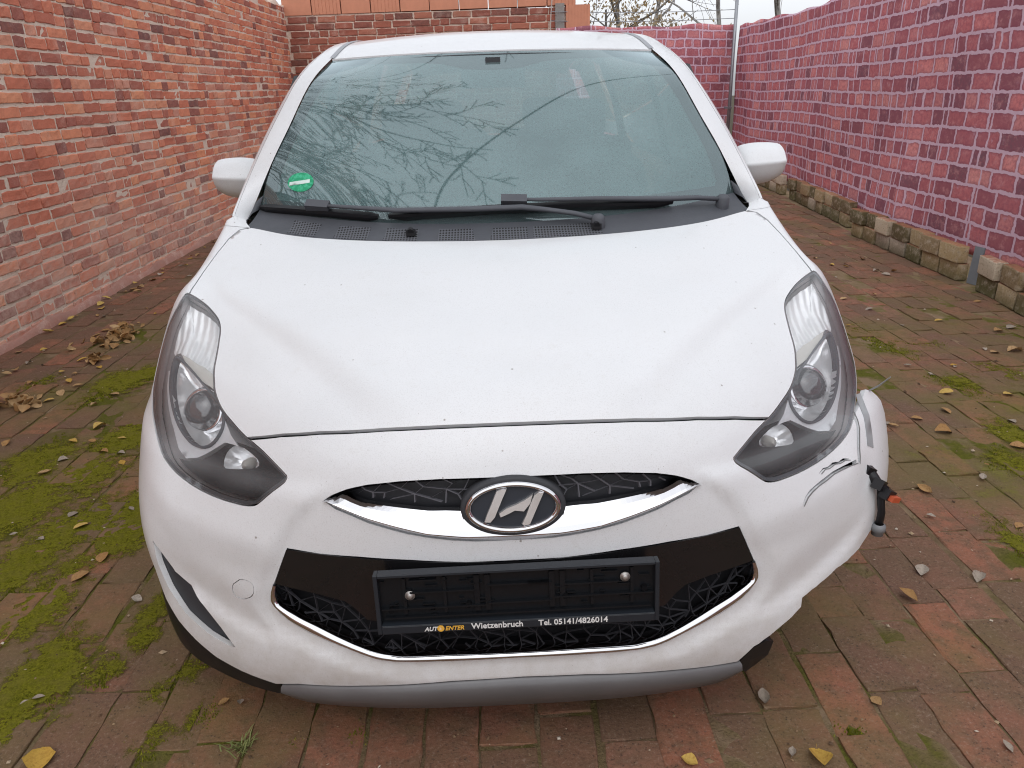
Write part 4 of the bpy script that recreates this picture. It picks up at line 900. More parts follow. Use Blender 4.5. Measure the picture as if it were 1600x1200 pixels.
sk = gpanel('badge', stk, sticker_material(), ws, (), .02, .0012, 0); sk['label'] = 'round green emissions badge in the windscreen corner'
gpanel('badge_field', [(-.890, .158), (-.803, .184), (-.806, .203), (-.893, .177)], simple('badge white field', (.62, .74, .70), .4), sk, (), .02, .0022, 0)
a_ = np.linspace(-1, 1, 61); s_ = np.linspace(-.885, .885, 61)
rear = surf(s_, np.full(61, 1.452), -.010); base = glass(a_ * .995, np.full(61, .012), .004)
midr = [rear * (1 - u) + base * u - np.array((0, 0, .006)) * math.sin(math.pi * u) for u in (0, .15, .5, .85, 1)]
cowl = loft('cowl_panel', [[tuple(p) for p in c] for c in midr], M_GREYPL, car)
def vent_material():
    m = NT('perforated vent'); p = m.obj(); v = m.n('VectorMath'); v.operation = 'MULTIPLY'; m.put(v.inputs[0], p); v.inputs[1].default_value = (1, .62, 0)
    d = m.voro(v.outputs[0], 118, rnd=0); c = m.mix(m.mapr(d, .30, .36, 1, 0), (.11, .115, .13), (.004, .004, .005))
    return m.done(m.bsdf(c, .6))
M_VENT = vent_material()
def cowl_pt(q, u):                                    # q along the cowl (-1..1), u from bonnet to glass
    i = (q + 1) / 2 * 60; r = np.array([np.interp(i, np.arange(61), rear[:, k]) for k in range(3)]); b = np.array([np.interp(i, np.arange(61), base[:, k]) for k in range(3)])
    return tuple(r * (1 - u) + b * u - np.array((0, 0, .006 * math.sin(math.pi * u) - .0015)))
for q0, sk_ in ((-.80, .055), (-.60, .05), (-.415, .045), (-.215, .04), (-.03, -.02), (.115, -.03), (.235, -.04)):
    loft('vent', [[cowl_pt(q0 + .125 * k / 6 - sk_ * (u - .5), u) for k in range(7)] for u in (.22, .4, .6, .78)], M_VENT, cowl)
for q in (-.315, .345):
    c = Vector(cowl_pt(q, .5)); MB().box(c + Vector((0, 0, .008)), (.026, .022, .016)).tube([c + Vector((0, -.012, .012)), c + Vector((0, .002, .016))], .009, 8).build('washer_nozzle', M_BLACK, cowl, False)
for sg in (-1, 1):
    pts = []
    for k in range(10):
        h = k / 9; a0 = Vector(glass([sg * .995], [.010 + .075 * h], .006)[0]); b0 = Vector((sg * (.766 - .004 * h), 2.312 + .065 * h, .970 + .026 * h)); w = 1
        pts.append([tuple(a0), tuple((a0 + b0) / 2 + Vector((0, -.008, .006))), tuple(a0 + (b0 - a0) * w)])
    loft('corner_trim', pts if sg > 0 else [p[::-1] for p in pts], M_GREYPL, cowl)
def blade(pts, name='wiper_blade'):
    P = [Vector(glass([a], [f], .016)[0]) for a, f in pts]
    up = (Vector(glass([0.], [.3], .05)[0]) - Vector(glass([0.], [.3], .0)[0])).normalized(); mb = MB(); n = len(P)
    V = []; prof = [(-.011, -.013), (-.002, -.014), (.012, .0), (.008, .006), (-.008, .010), (-.012, .002)]
    for i, p in enumerate(P):
        d = (P[min(i + 1, n - 1)] - P[max(i - 1, 0)]).normalized(); t = up.cross(d).normalized(); e = .55 if i in (0, n - 1) else 1
        V += [tuple(p + t * (u * e) + up * (w * e)) for u, w in prof]
    m = len(prof); F = [(i * m + k, i * m + (k + 1) % m, (i + 1) * m + (k + 1) % m, (i + 1) * m + k) for i in range(n - 1) for k in range(m)] + [tuple(range(m))[::-1], tuple((n - 1) * m + k for k in range(m))]
    o = part(name, V, F, M_BLACK, car, False)
    return o, P, up
def span(a, b, n=14, bow=.0): return [(a[0] + (b[0] - a[0]) * k / n, a[1] + (b[1] - a[1]) * k / n + bow * math.sin(math.pi * k / n)) for k in range(n + 1)]
for bl, conn, arm, piv in ((span((-.985, .020), (-.475, .030), 14, .012), (-.72, .05), [(-.60, .048), (-.40, .040), (-.1, .044), (.09, .045), (.18, .030)], .36),
                           (span((-.435, .035), (.70, .030), 18, .035), (.06, .082), [(.16, .075), (.40, .062), (.57, .042), (.66, .03)], .90)):
    o, P, up = blade(bl)
    A = [Vector(glass([a], [f], .036)[0]) for a, f in [conn] + arm]; pv = Vector(cowl_pt(piv, .62)) + Vector((0, 0, .02)); A += [A[-1] * .45 + pv * .55 + Vector((0, 0, .004)), pv]
    ar = MB().tube(A, [.007, .010, .0125, .0135, .014] + [.012] * (len(A) - 7) + [.012, .012], 8, flat=.6).build('wiper_arm', M_GREYPL, o, True)
    cp = Vector(glass([conn[0]], [conn[1]], .030)[0]); dd = (A[1] - A[0]).normalized(); tt = up.cross(dd).normalized(); Rm = Matrix((dd, tt, up)).transposed()
    MB().box(cp, (.075, .026, .026), Rm).build('connector', M_GREYPL, o)
    MB().lathe(pv + Vector((0, 0, -.03)), (0, -.15, 1), [(0, .02), (.036, .02), (.044, .012), (.046, 0)], 16).build('pivot_cap', M_GREYPL, o, True)
# ------------------------------------------------ pillars, roof
PIL = [((.758, 2.262, .958), (.790, 2.252, .956)), ((.766, 2.325, .977), (.802, 2.315, .988)), ((.764, 2.372, .990), (.803, 2.356, 1.003)), ((.700, 2.432, 1.125), (.777, 2.59, 1.152)), ((.648, 2.522, 1.237), (.747, 2.80, 1.278)), ((.600, 2.666, 1.359), (.716, 3.03, 1.385)), ((.560, 2.852, 1.436), (.688, 3.22, 1.447)),
       ((.556, 3.10, 1.488), (.664, 3.42, 1.487)), ((.552, 3.50, 1.527), (.652, 3.75, 1.505)), ((.55, 4.2, 1.537), (.64, 4.25, 1.505)), ((.53, 4.9, 1.50), (.61, 4.9, 1.465)), ((.50, 5.18, 1.43), (.57, 5.18, 1.39))]
BP = spline_basis(np.linspace(0, 1, len(PIL)))
def rail(q, u, sg):
    A = np.array([p[0] for p in PIL]); B = np.array([p[1] for p in PIL]); Mm = (A + B) / 2 + np.stack([np.r_[.004, .008, np.full(len(PIL) - 2, .014)], np.r_[0, -.006, np.linspace(-.02, .0, len(PIL) - 2)], np.r_[.004, .006, np.full(len(PIL) - 2, .012)]], 1)
    W = BP(np.array([q]))[0]; a, m_, b = W @ A, W @ Mm, W @ B
    p = a * (1 - u) * (1 - 2 * u) + m_ * 4 * u * (1 - u) + b * u * (2 * u - 1)
    return (sg * p[0], p[1], p[2])
qs = np.linspace(0, 1, 60)
for sg in (-1, 1):
    loft('pillar', [[rail(q, u, sg) for q in qs] for u in ((0, .12, .25, .38, .46) if sg < 0 else (.46, .38, .25, .12, 0))], M_PAINT, car)
    loft('door_frame', [[rail(q, u, sg) for q in qs] for u in ((.475, .56, .7, .85, 1) if sg < 0 else (1, .85, .7, .56, .475))], M_PAINT, car)
    loft('frame_gap', [[(p[0] * .995, p[1] + .006, p[2] - .006) for p in (rail(q, u, sg) for q in qs)] for u in (.42, .5)], M_VOID, car)
    bt = [(.80, 2.36, .985), (.81, 2.6, .972), (.818, 2.9, .966), (.82, 3.4, .97), (.82, 3.9, .98), (.81, 4.5, 1.0), (.78, 5.0, 1.03), (.70, 5.2, 1.05)]
    BB = spline_basis(np.linspace(0, 1, len(bt)))(np.linspace(0, 1, 40)) @ np.array(bt); top = [rail(q, 1, sg) for q in np.interp(np.linspace(0, 1, 40), [0, .25, .5, 1], [2 / 11, .476, .69, 1])]
    low = [(sg * p[0], p[1], p[2]) for p in BB]
    loft('side_window', [low, [tuple((np.array(a) + np.array(b)) / 2 + np.array((sg * .015, 0, 0))) for a, b in zip(low, top)], top], M_SIDEGLASS, car)
    for i0 in (9, 20, 31):
        MB().tube([low[i0], tuple((np.array(low[i0]) + np.array(top[i0])) / 2 + np.array((sg * .018, 0, 0))), top[i0]], [.035, .032, .028], 8, flat=.5).build('door_pillar', M_BLACK, car, True)
    # doors and rear quarter, following the fender's end section
    sec = [(p[0], p[2]) for p in CP[:, -1, :]] ; ys = [2.506, 2.9, 3.4, 4.0, 4.5, 4.9, 5.15, 5.3]; sc = [1, 1.004, 1.006, 1.004, 1, .985, .955, .86]
    V = []; nr = len(sec)
    rows_s = [[(sg * x * k, y, z + (.02 * (y - 2.5) if z > .5 else 0)) for x, z in sec] for y, k in zip(ys, sc)]
    doors = rows_s[:5]; loft('door', (doors if sg > 0 else [r[::-1] for r in doors]), M_PAINT, car)
    loft('rear_quarter', (rows_s[4:] if sg > 0 else [r[::-1] for r in rows_s[4:]]), M_PAINT, car)
    loft('waist', [[r[-1] for r in rows_s], [(sg * .80, y, .985 + .012 * (y - 2.5)) for y in ys[:-1]] + [(sg * .69, 5.29, 1.04)]], M_BLACK, car)
def roof_pt(r, v):
    W = BP(np.array([min(1, 6 / 11 + 5 / 11 * v)]))[0]; e = W @ np.array([p[0] for p in PIL]); f = v
    yc = 2.792 + (5.2 - 2.792) * f; zc = np.interp(f, [0, .08, .18, .32, .5, .75, 1], [1.447, 1.492, 1.530, 1.558, 1.565, 1.545, 1.47])
    k = abs(r) ** 2.2; return (r * (e[0] - .004), yc + (e[1] - yc) * k, zc + (e[2] + .0 - zc) * k)
rf = loft('roof', [[roof_pt(r, v) for r in np.linspace(-1, 1, 41)] for v in np.linspace(0, 1, 50)], M_PAINT, car)
hd = [glass([r * .999], [.997], .0)[0] for r in np.linspace(-1, 1, 41)]
loft('header_seal', [[tuple(p + np.array((0, -.012, -.007))) for p in hd], [tuple(np.array(roof_pt(r, 0.0)) + np.array((0, .004, -.003))) for r in np.linspace(-1, 1, 41)]], M_DARK, car)
loft('roof_edge', [[tuple(np.array(roof_pt(r, 0)) + np.array((0, .0, -.010))) for r in np.linspace(-1, 1, 41)], [roof_pt(r, 0) for r in np.linspace(-1, 1, 41)]], M_PAINT, rf)
for sg in (-1, 1):
    loft('roof_channel', [[tuple(np.array(roof_pt(sg * (1 - .012), v)) + np.array((0, 0, .002))) for v in np.linspace(0, .9, 30)], [tuple(np.array(rail(6 / 11 + .41 * v, .03, sg)) + np.array((0, 0, .004))) for v in np.linspace(0, .9, 30)]], simple('roof moulding', (.30, .31, .33), .5), rf)
rb = [[(x * .85, 5.30, z) for x in (-.8, -.4, 0, .4, .8)] for z in (.2, .45, .7, .95, 1.04)]; loft('tailgate', rb, M_PAINT, car)
loft('rear_window', [[(x * .82, 5.29, 1.05) for x in (-.8, 0, .8)], [(x * .62, 5.2, 1.44) for x in (-.8, 0, .8)]], M_SIDEGLASS, car)
for sg in (-1, 1):                                    # fender corner rising to the pillar foot
    sA = np.linspace(.845, 1.32, 15); A = surf(sg * sA, np.full(15, 1.450), .001)
    B = [rail(1.15 / 11, u, sg) for u in np.linspace(.02, 1, 7)] + [rail(q, 1, sg) for q in np.linspace(1.3 / 11, 2.7 / 11, 8)]
    B = np.array(B) - np.array((0, 0, .002)); Mi = (A + B) / 2 + np.array((sg * .004, -.005, .003))
    cs = [[tuple(p) for p in c] for c in (A, Mi, B)]; loft('fender_corner', cs if sg > 0 else [c[::-1] for c in cs], M_PAINT, car)
# ------------------------------------------------ mirrors
for sg in (-1, 1):
    secs = [(.795, 1.112, .998, .9), (.85, 1.128, .985, 1), (.895, 1.130, .990, 1), (.940, 1.128, .998, 1), (.963, 1.122, 1.010, .93), (.970, 1.105, 1.028, .75)]
    V = []; dyy = .03 if sg < 0 else -.05
    for x, zt_, zb, k in secs:
        rid = zb + (zt_ - zb) * .56
        ring = [(2.745, zt_ - .004), (2.69, zt_), (2.635, zt_ - .012), (2.60, rid), (2.625, zb + .018), (2.69, zb), (2.745, zb + .006)]
        V += [(sg * x, 2.745 + (y - 2.745) * k + dyy, z) for y, z in ring]
    n = 7; F = [(i * n + k, i * n + (k + 1) % n, (i + 1) * n + (k + 1) % n, (i + 1) * n + k) for i in range(len(secs) - 1) for k in range(n)] + [tuple(range(n))[::-1], tuple((len(secs) - 1) * n + k for k in range(n))]
    if sg < 0: F = [f[::-1] for f in F]
    me = mesh('mirror', V, F); cr_ = me.attributes.new('crease_edge', 'FLOAT', 'EDGE')
    vals = [(1.0 if e.vertices[0] % n == 3 else (.7 if e.vertices[0] % n in (1, 5) else 0.0)) if abs(e.vertices[0] - e.vertices[1]) == n else (.6 if min(e.vertices) // n == len(secs) - 2 and max(e.vertices) // n == len(secs) - 2 else 0.0) for e in me.edges]; cr_.data.foreach_set('value', vals)
    o = link('mirror', me, M_PAINT, car, True); sb = o.modifiers.new('round', 'SUBSURF'); sb.levels = sb.render_levels = 3
    MB().box((sg * .885, 2.738 + dyy, 1.06), (.13, .02, .10)).build('mirror_glass', M_CHROME, o)
    MB().tube([(sg * .79, 2.70 + dyy, 1.02), (sg * .83, 2.69 + dyy, 1.03)], .03, 8, flat=.6).build('mirror_stalk', M_BLACK, o, True)
# ------------------------------------------------ wheels
def wheel(x, y):
    sg = 1 if x > 0 else -1
    w = empty('wheel', (x, y, .305), car); w.matrix_parent_inverse = Matrix.Translation(-CAR0)
    ty = [(-.10, .20), (-.10, .285), (-.085, .303), (-.04, .307), (.04, .307), (.085, .303), (.10, .285), (.10, .20)]
    link_local(MB().lathe((0, 0, 0), (sg, 0, 0), ty, 40).build('tyre', M_RUBBER, w, True))
    mb = MB().lathe((0, 0, 0), (sg, 0, 0), [(.09, .20), (.07, .19), (.0, .185), (.0, .0)], 32).lathe((0, 0, 0), (sg, 0, 0), [(.02, .05), (.08, .045), (.085, 0)], 16)
    for k in range(5):
        a = 2 * math.pi * k / 5; mb.tube([(sg * .075, .03 * math.cos(a), .03 * math.sin(a)), (sg * .085, .19 * math.cos(a), .19 * math.sin(a))], [.03, .02], 6)
    link_local(mb.build('rim', M_SATIN, w, True))
for y in (2.06, 4.675):
    for x in (-.752, .752): wheel(x, y)
for sg, ar_ in ((-1, archL), (1, archR)):
    L = ar_[:41] if sg > 0 else [(-a, b) for a, b in arch[:41]]
    L = [p for p in L if p[1] > .02]; A = on(L, .004); B = on(L, -.03); Cc = np.array([(2.06, .32)])
    def pull(P, k): Q = P.copy(); Q[:, 1] = 2.06 + (P[:, 1] - 2.06) * k; Q[:, 2] = .32 + (P[:, 2] - .32) * k; return Q
    cs = [pull(A, 1.12) + np.array((-sg * .003, 0, 0)), pull(A, 1.10) + np.array((sg * .012, 0, 0)), pull(A, 1.0) + np.array((sg * .016, 0, 0)), pull(A, .985), pull(A, .985) + np.array((-sg * .16, 0, 0))]
    if sg > 0: cs = [c[[p[0] > 1.3 for p in L]] for c in cs]
    loft('arch_trim', [[tuple(p) for p in c] for c in cs], M_BLACK, car)
# ------------------------------------------------ interior
da = glass(np.linspace(-.97, .97, 21), np.full(21, .03), -.02)
loft('dashboard', [[tuple(p) for p in da], [(p[0], p[1] + .18, p[2] + .012) for p in da], [(p[0], max(p[1] + .30, 2.62), p[2] + .005) for p in da], [(p[0], 2.80, .80) for p in da], [(p[0], 2.82, .35) for p in da]], M_DASH, car)
MB().lathe((.36, 2.70, .97), (0, .6, .5), [(0, .16), (.05, .17), (.06, .10), (.06, 0)], 20).build('instrument_hood', M_DASH, car, True)
sw = MB(); cw = Vector((.36, 2.86, .97)); ax = Vector((0, -.42, -.91)).normalized() ; u1 = Vector((1, 0, 0)); v1 = ax.cross(u1).normalized()
sw.tube([cw + (u1 * math.cos(t) + v1 * math.sin(t)) * .185 for t in np.linspace(0, 2 * math.pi, 33)], .016, 8, False)
for a in (0, math.pi, -math.pi / 2): sw.tube([cw, cw + (u1 * math.cos(a) + v1 * math.sin(a)) * .18], .02, 6)
sw.lathe(cw, -ax, [(-.02, .07), (.02, .06), (.03, 0)], 16); sw.build('steering_wheel', M_DASH, car, True)
def seat(x, y, w):
    bm = MB()
    for (c, d, r) in (((x, y + .22, .50), (w, .50, .16), 0), ((x, y + .50, .82), (w * .95, .14, .60), -.22), ((x, y + .60, 1.19), (.26, .09, .17), -.15)): bm.box(c, d, Matrix.Rotation(r, 3, 'X'))
    o = bm.build('seat', M_FABR, car); b = o.modifiers.new('soft', 'BEVEL'); b.width = .05; b.segments = 4
for x in (-.37, .37): seat(x, 2.95, .50)
seat(-.30, 3.95, .56); seat(.30, 3.95, .56)
MB().box((0, 2.80, 1.36), (.22, .03, .065)).tube([(0, 2.79, 1.39), (0, 2.80, 1.43)], .012, 6).build('rear_view_mirror', M_DARK, car)
MB().box((0, 2.76, 1.405), (.05, .05, .035)).build('sensor_box', M_DARK, car)
MB().box((0, 3.9, .32), (1.4, 2.6, .04)).build('floor_pan', M_VOID, car)
loft('headlining', [[tuple(np.array(roof_pt(r * .96, v)) - np.array((0, -.02, .03))) for r in np.linspace(-1, 1, 9)] for v in np.linspace(0, 1, 12)], simple('headlining cloth', (.42, .41, .39), .9), car)
# ------------------------------------------------ torn wiring and bracket at the broken corner
hs_ = [(.775, 1.475, .535), (.786, 1.445, .518), (.800, 1.425, .497), (.815, 1.415, .482)]
wl_ = empty('wiring_harness', (.775, 1.475, .535), car); wl_.matrix_parent_inverse = Matrix.Translation(-CAR0); wl_['label'] = 'torn black wiring with connectors hanging from the bumper'
bpy.context.view_layer.update()
MB().tube(hs_, [.009, .013, .011, .012], 8).build('sleeve', M_BLACK, wl_, True)
for i, (c, d, rz) in enumerate((((.783, 1.440, .520), (.026, .02, .022), .4), ((.802, 1.420, .495), (.03, .022, .024), .8), ((.818, 1.410, .476), (.03, .02, .024), .6))):
    MB().box(c, d, Euler((.2, .5, rz)).to_matrix()).build('connector', M_BLACK, wl_)
MB().box((.826, 1.404, .470), (.028, .024, .012), Euler((.1, .35, .5)).to_matrix()).build('connector_clip', simple('red connector clip', (.48, .09, .035), .5), wl_)
MB().tube([(.806, 1.425, .490), (.808, 1.415, .463), (.813, 1.412, .43), (.8135, 1.414, .395)], [.008, .0085, .0085, .008], 8).build('cable', M_BLACK, wl_, True)
MB().lathe((.813, 1.414, .400), (.02, .05, -1), [(0, .010), (.004, .015), (.016, .016), (.018, .012), (.028, .013), (.03, 0)], 16).build('cable_end', simple('grey sensor body', (.20, .21, .22), .45), wl_, True)
for k in range(3): MB().tube([(.779 + .008 * k, 1.45 - .006 * k, .53 - .01 * k), (.792 + .006 * k, 1.425, .505 - .012 * k), (.80 + .004 * k, 1.42, .487 - .004 * k)], .0022, 5).build('wire', M_GREYPL, wl_, True)
MB().tube([(.845, 1.615, .632), (.862, 1.595, .655), (.878, 1.58, .682)], [.004, .005, .003], 6, flat=.5).build('bracket', simple('bent zinc bracket', (.33, .33, .33), .5, .4), car, False)
link = _link
LEAVES = [(-1.04, 1.24, 0.075, 'yellow'), (-1.43, 2.20, 0.050, 'yellow'), (-1.27, 2.01, 0.050, 'tan'), (-1.29, 1.91, 0.055, 'tan'), (-1.77, 3.03, 0.060, 'yellow'), (-1.81, 2.88, 0.040, 'yellow'), (-1.51, 2.67, 0.045, 'yellow'), (-1.14, 1.42, 0.030, 'grey'), (-1.07, 1.79, 0.030, 'grey'), (-1.77, 2.60, 0.050, 'tan'), (-2.59, 3.82, 0.050, 'tan'), (-2.59, 3.94, 0.040, 'grey'), (-2.12, 3.54, 0.050, 'tan'), (-2.17, 3.36, 0.050, 'yellow'), (-1.92, 3.29, 0.035, 'tan'), (-2.21, 3.90, 0.070, 'tan'), (-2.30, 3.94, 0.060, 'yellow'), (-2.20, 3.61, 0.060, 'yellow'), (-3.04, 4.80, 0.080, 'yellow'), (-2.81, 4.81, 0.060, 'yellow'), (-1.17, 1.41, 0.020, 'grey'), (-1.50, 2.28, 0.040, 'grey'), (-1.31, 2.30, 0.030, 'grey'), (-1.63, 2.77, 0.040, 'tan'), (-1.73, 2.88, 0.035, 'tan'), (-1.76, 2.71, 0.040, 'grey'), (-2.15, 3.82, 0.040, 'yellow'), (-1.53, 2.13, 0.030, 'grey'), (-1.64, 2.17, 0.025, 'grey'), (-0.65, 1.38, 0.020, 'grey'), (-0.69, 1.38, 0.030, 'tan'), (0.56, 1.32, 0.050, 'grey'), (0.81, 1.30, 0.030, 'tan'), (1.07, 1.66, 0.060, 'tan'), (1.17, 1.77, 0.045, 'grey'), (1.31, 1.73, 0.045, 'grey'), (1.59, 1.98, 0.045, 'tan'), (1.97, 3.05, 0.060, 'yellow'), (1.74, 2.66, 0.070, 'tan'), (1.42, 2.21, 0.060, 'tan'), (1.86, 2.86, 0.050, 'tan'), (1.70, 2.79, 0.045, 'tan'), (2.19, 3.37, 0.040, 'yellow'), (2.53, 4.10, 0.050, 'yellow'), (2.73, 3.87, 0.060, 'tan'), (2.61, 3.55, 0.080, 'tan'), (1.94, 2.51, 0.060, 'tan'), (1.66, 2.28, 0.045, 'grey'), (2.19, 3.36, 0.030, 'grey'), (2.06, 2.73, 0.040, 'grey'), (2.44, 4.70, 0.050, 'tan'), (2.85, 5.74, 0.060, 'tan'), (2.61, 5.50, 0.050, 'yellow'), (2.88, 5.31, 0.060, 'tan'), (2.78, 5.23, 0.060, 'grey'), (2.77, 5.35, 0.050, 'grey'), (2.21, 4.63, 0.050, 'tan'), (2.26, 4.38, 0.050, 'grey'), (3.08, 4.26, 0.060, 'yellow'), (2.84, 3.93, 0.060, 'grey'), (2.54, 5.58, 0.040, 'yellow'), (1.35, 2.05, 0.030, 'grey'), (0.62, 1.15, 0.060, 'yellow'), (0.35, 1.16, 0.035, 'yellow'), (1.02, 1.16, 0.030, 'grey'), (0.57, 1.17, 0.030, 'grey'), (2.50, 3.54, 0.050, 'tan'), (1.56, 2.76, 0.030, 'grey'), (1.57, 2.73, 0.040, 'tan'), (1.98, 3.40, 0.035, 'grey'), (2.48, 3.59, 0.030, 'grey'), (2.29, 4.04, 0.035, 'grey')]
PILES = [(-2.32, 4.40, 0.16, 0.32, 70, 'heap of dry brown leaves on the paving, larger one nearer the brick wall foot'), (-2.31, 3.34, 0.16, 0.12, 55, 'heap of dry brown leaves at the mossy patch, spread wide'), (-2.22, 3.93, 0.1, 0.1, 14, 'few curled dry leaves gathered between the two leaf heaps')]
GRASS = (-0.607, 1.245, 0)
MOSS = [(-1.93, 3.59, 0.14, 1), (-1.86, 3.69, 0.1, 1), (-1.59, 2.87, 0.14, 0.9), (-1.59, 3.07, 0.1, 0.9), (-1.86, 2.71, 0.15, 0.9), (-1.60, 2.57, 0.14, 0.9), (-1.28, 2.29, 0.13, 1), (-1.26, 2.14, 0.1, 1), (-1.73, 2.34, 0.16, 1), (-1.47, 2.16, 0.14, 0.9), (-1.41, 2.25, 0.12, 0.9), (-1.50, 2.03, 0.12, 1), (-1.49, 1.92, 0.09, 0.9), (-1.34, 1.77, 0.11, 0.9), (-1.17, 1.49, 0.11, 1), (-1.19, 1.42, 0.09, 1), (-1.18, 1.56, 0.08, 1), (-1.34, 1.96, 0.08, 0.7), (-1.17, 1.33, 0.05, 0.9), (-1.00, 1.72, 0.05, 0.9), (-0.98, 1.63, 0.04, 0.9), (-0.98, 1.79, 0.05, 0.8), (-0.81, 1.50, 0.05, 0.7), (-1.02, 1.50, 0.05, 0.7), (-0.86, 1.43, 0.05, 0.6), (-0.71, 1.36, 0.04, 0.7), (-0.82, 1.27, 0.05, 0.6), (-2.36, 3.61, 0.1, 0.6), (2.10, 3.15, 0.12, 0.6), (2.00, 2.61, 0.1, 0.8), (1.84, 2.38, 0.1, 0.8), (2.00, 3.94, 0.14, 0.4), (2.06, 3.66, 0.14, 0.4), (2.36, 3.29, 0.12, 0.5), (0.71, 1.20, 0.04, 0.7), (1.53, 1.89, 0.07, 0.6), (1.53, 1.99, 0.06, 0.5), (2.24, 3.69, 0.12, 0.3), (-1.97, 3.40, 0.1, 0.5), (-0.74, 1.33, 0.04, 0.6), (-0.50, 1.26, 0.03, 0.6), (-0.36, 1.27, 0.03, 0.5)]
# ---------------------------------------------------------------- trees
M_BARK = simple('grey bark', (.085, .075, .065), .9, bump=.5, bscale=30)
def birch_material():
    m = NT('birch bark'); p = m.obj(); n = m.noise(p, 6, 4, .7); return m.done(m.bsdf(m.mix(m.mapr(n, .45, .6), (.34, .32, .30), (.16, .15, .14)), .85))
M_BIRCH = birch_material()
def leaf_material(name, stops):
    m = NT(name); r = m.rnd(); p = m.obj(); n = m.noise(p, 60, 3); c = m.mix(m.mapr(n, .3, .7, 0, .45), m.ramp(r, stops), tuple(x * .55 for x in stops[0][1]))
    d = m.n('BsdfDiffuse'); m.put(d.inputs[0], c); t = m.n('BsdfTranslucent'); m.put(t.inputs[0], c); return m.done(m.mixs(.3, d.outputs[0], t.outputs[0]))
def grow_tree(seed, height, r0, spread, levels, up=.5, lean=(0, 0), droop=0., n0=9, minr=.0025):
    g = random.Random(seed); trunk = MB(); limbs = MB(); tips = []
    def branch(p, d, L, r, lv, mb):
        n = 5; pts = [p]; rr = [r]; q = Vector(p); d = Vector(d).normalized()
        for i in range(n):
            d = (d + Vector((g.gauss(0, .13), g.gauss(0, .13), g.gauss(0, .08) + (.05 * up if lv else .05) - droop * lv * .05))).normalized(); q = q + d * L / n; pts.append(q.copy()); rr.append(max(minr, r * (1 - .62 * (i + 1) / n)))
        mb.tube(pts, rr, 7 if lv == 0 else (5 if lv == 1 else 3), False)
        if lv < levels:
            k = n0 if lv == 0 else g.randrange(3, 6)
            for j in range(k):
                f = (.3 + .7 * (j + g.random()) / k) if lv == 0 else (.2 + .8 * (j + g.random() * .7) / k); i = min(int(f * n), n - 1); b = pts[i].lerp(pts[i + 1], f * n - i); a = g.uniform(0, 6.283); dd = (pts[i + 1] - pts[i]).normalized()
                s = dd.cross(Vector((math.cos(a), math.sin(a), .3))).normalized(); nd = dd * g.uniform(.45, .9) + s * spread * g.uniform(.6, 1.1)
                branch(b, nd, L * g.uniform(.42, .68) * (1 if lv else .8), rr[i] * g.uniform(.45, .62), lv + 1, limbs)
        else: tips.append(pts[-1])
        if lv >= 1: tips.extend(pts[2:])
    branch(Vector((0, 0, 0)), Vector((lean[0], lean[1], 1)), height, r0, 0, trunk)
    return trunk, limbs, tips
def leaf_cloud(tips, n, size, seed, spread=.1):
    g = random.Random(seed); V = []; F = []; R = []
    for _ in range(n):
        c = g.choice(tips) + Vector((g.gauss(0, spread), g.gauss(0, spread), g.gauss(0, spread))); q = Euler((g.uniform(0, 6), g.uniform(0, 6), g.uniform(0, 6))).to_matrix(); s = size * g.uniform(.6, 1.3); b = len(V)
        for x, y, z in ((-.5, 0, 0), (0, -.28, .06), (.5, 0, 0), (0, .28, .06)): V.append(tuple(c + q @ Vector((x * s, y * s, z * s))))
        F += [(b, b + 1, b + 2), (b, b + 2, b + 3)]; R += [g.random()] * 4
    return V, F, R
def tree(name, loc, label, cat, seed, height, r0, spread, levels, bark, leaves=None, group=None, **k):
    t = empty(name, loc); tag(t, label, cat, group); tr, lb, tips = grow_tree(seed, height, r0, spread, levels, **k)
    tr.build('trunk', bark, t, True); lb.build('branches', bark, t, True)
    if leaves:
        n, size, mat_, sp = leaves; V, F, R = leaf_cloud(tips, n, size, seed, sp); link('crown', mesh('crown', V, F, R), mat_, t)
    return t, tips
M_LEAF_TAN = leaf_material('withered tan leaves', [(0, (.30, .20, .09)), (.5, (.42, .33, .20)), (1, (.50, .44, .34))])
M_LEAF_YEL = leaf_material('yellowed leaves', [(0, (.40, .26, .06)), (1, (.55, .42, .14))])
M_LEAF_GRN = leaf_material('green leaves', [(0, (.10, .22, .02)), (1, (.25, .38, .05))])
tree('bush', (2.15, 15.4, 0), 'loose bush with withered tan leaves behind the back fence beside the outbuilding', 'bush', 21, 2.7, .05, .9, 3, M_BARK, (2600, .075, M_LEAF_TAN, .12), n0=10)
for i, (x, y, h, lb, yel) in enumerate(((4.6, 27, 9, 'bare slender birch behind the back fence, nearest the tan bush', 0), (5.9, 30, 10, 'pale birch with a few yellow leaves behind the back fence', 1), (7.4, 26, 9, 'bare birch behind the back fence close to the steel post', 0), (8.9, 24, 8.5, 'twiggy birch rising behind the fence corner', 0), (9.9, 21, 8, 'dense twiggy birch behind the long fence screen past the corner post', 0))):
    tree('birch_tree', (x, y, 0), lb, 'tree', 50 + i, h, .09, .75, 3, M_BIRCH, (380, .10, M_LEAF_YEL, .2) if yel else ((900 if i > 2 else 160), .06, M_LEAF_TAN, .18), 'birches behind the fence', n0=13, minr=.008)
wt = empty('walnut_tree', (-6.3, .2, 0)); tag(wt, 'bare wide-branched tree behind the old brick wall, its boughs reaching over the car', 'tree')
g = random.Random(31); trunk = MB(); trunk.tube([(0, 0, -.1), (.15, .05, 1.5), (.45, .1, 3.0), (.85, .2, 4.2), (1.0, .3, 4.8)], [.24, .20, .17, .14, .10], 10, False)
limbs = MB()
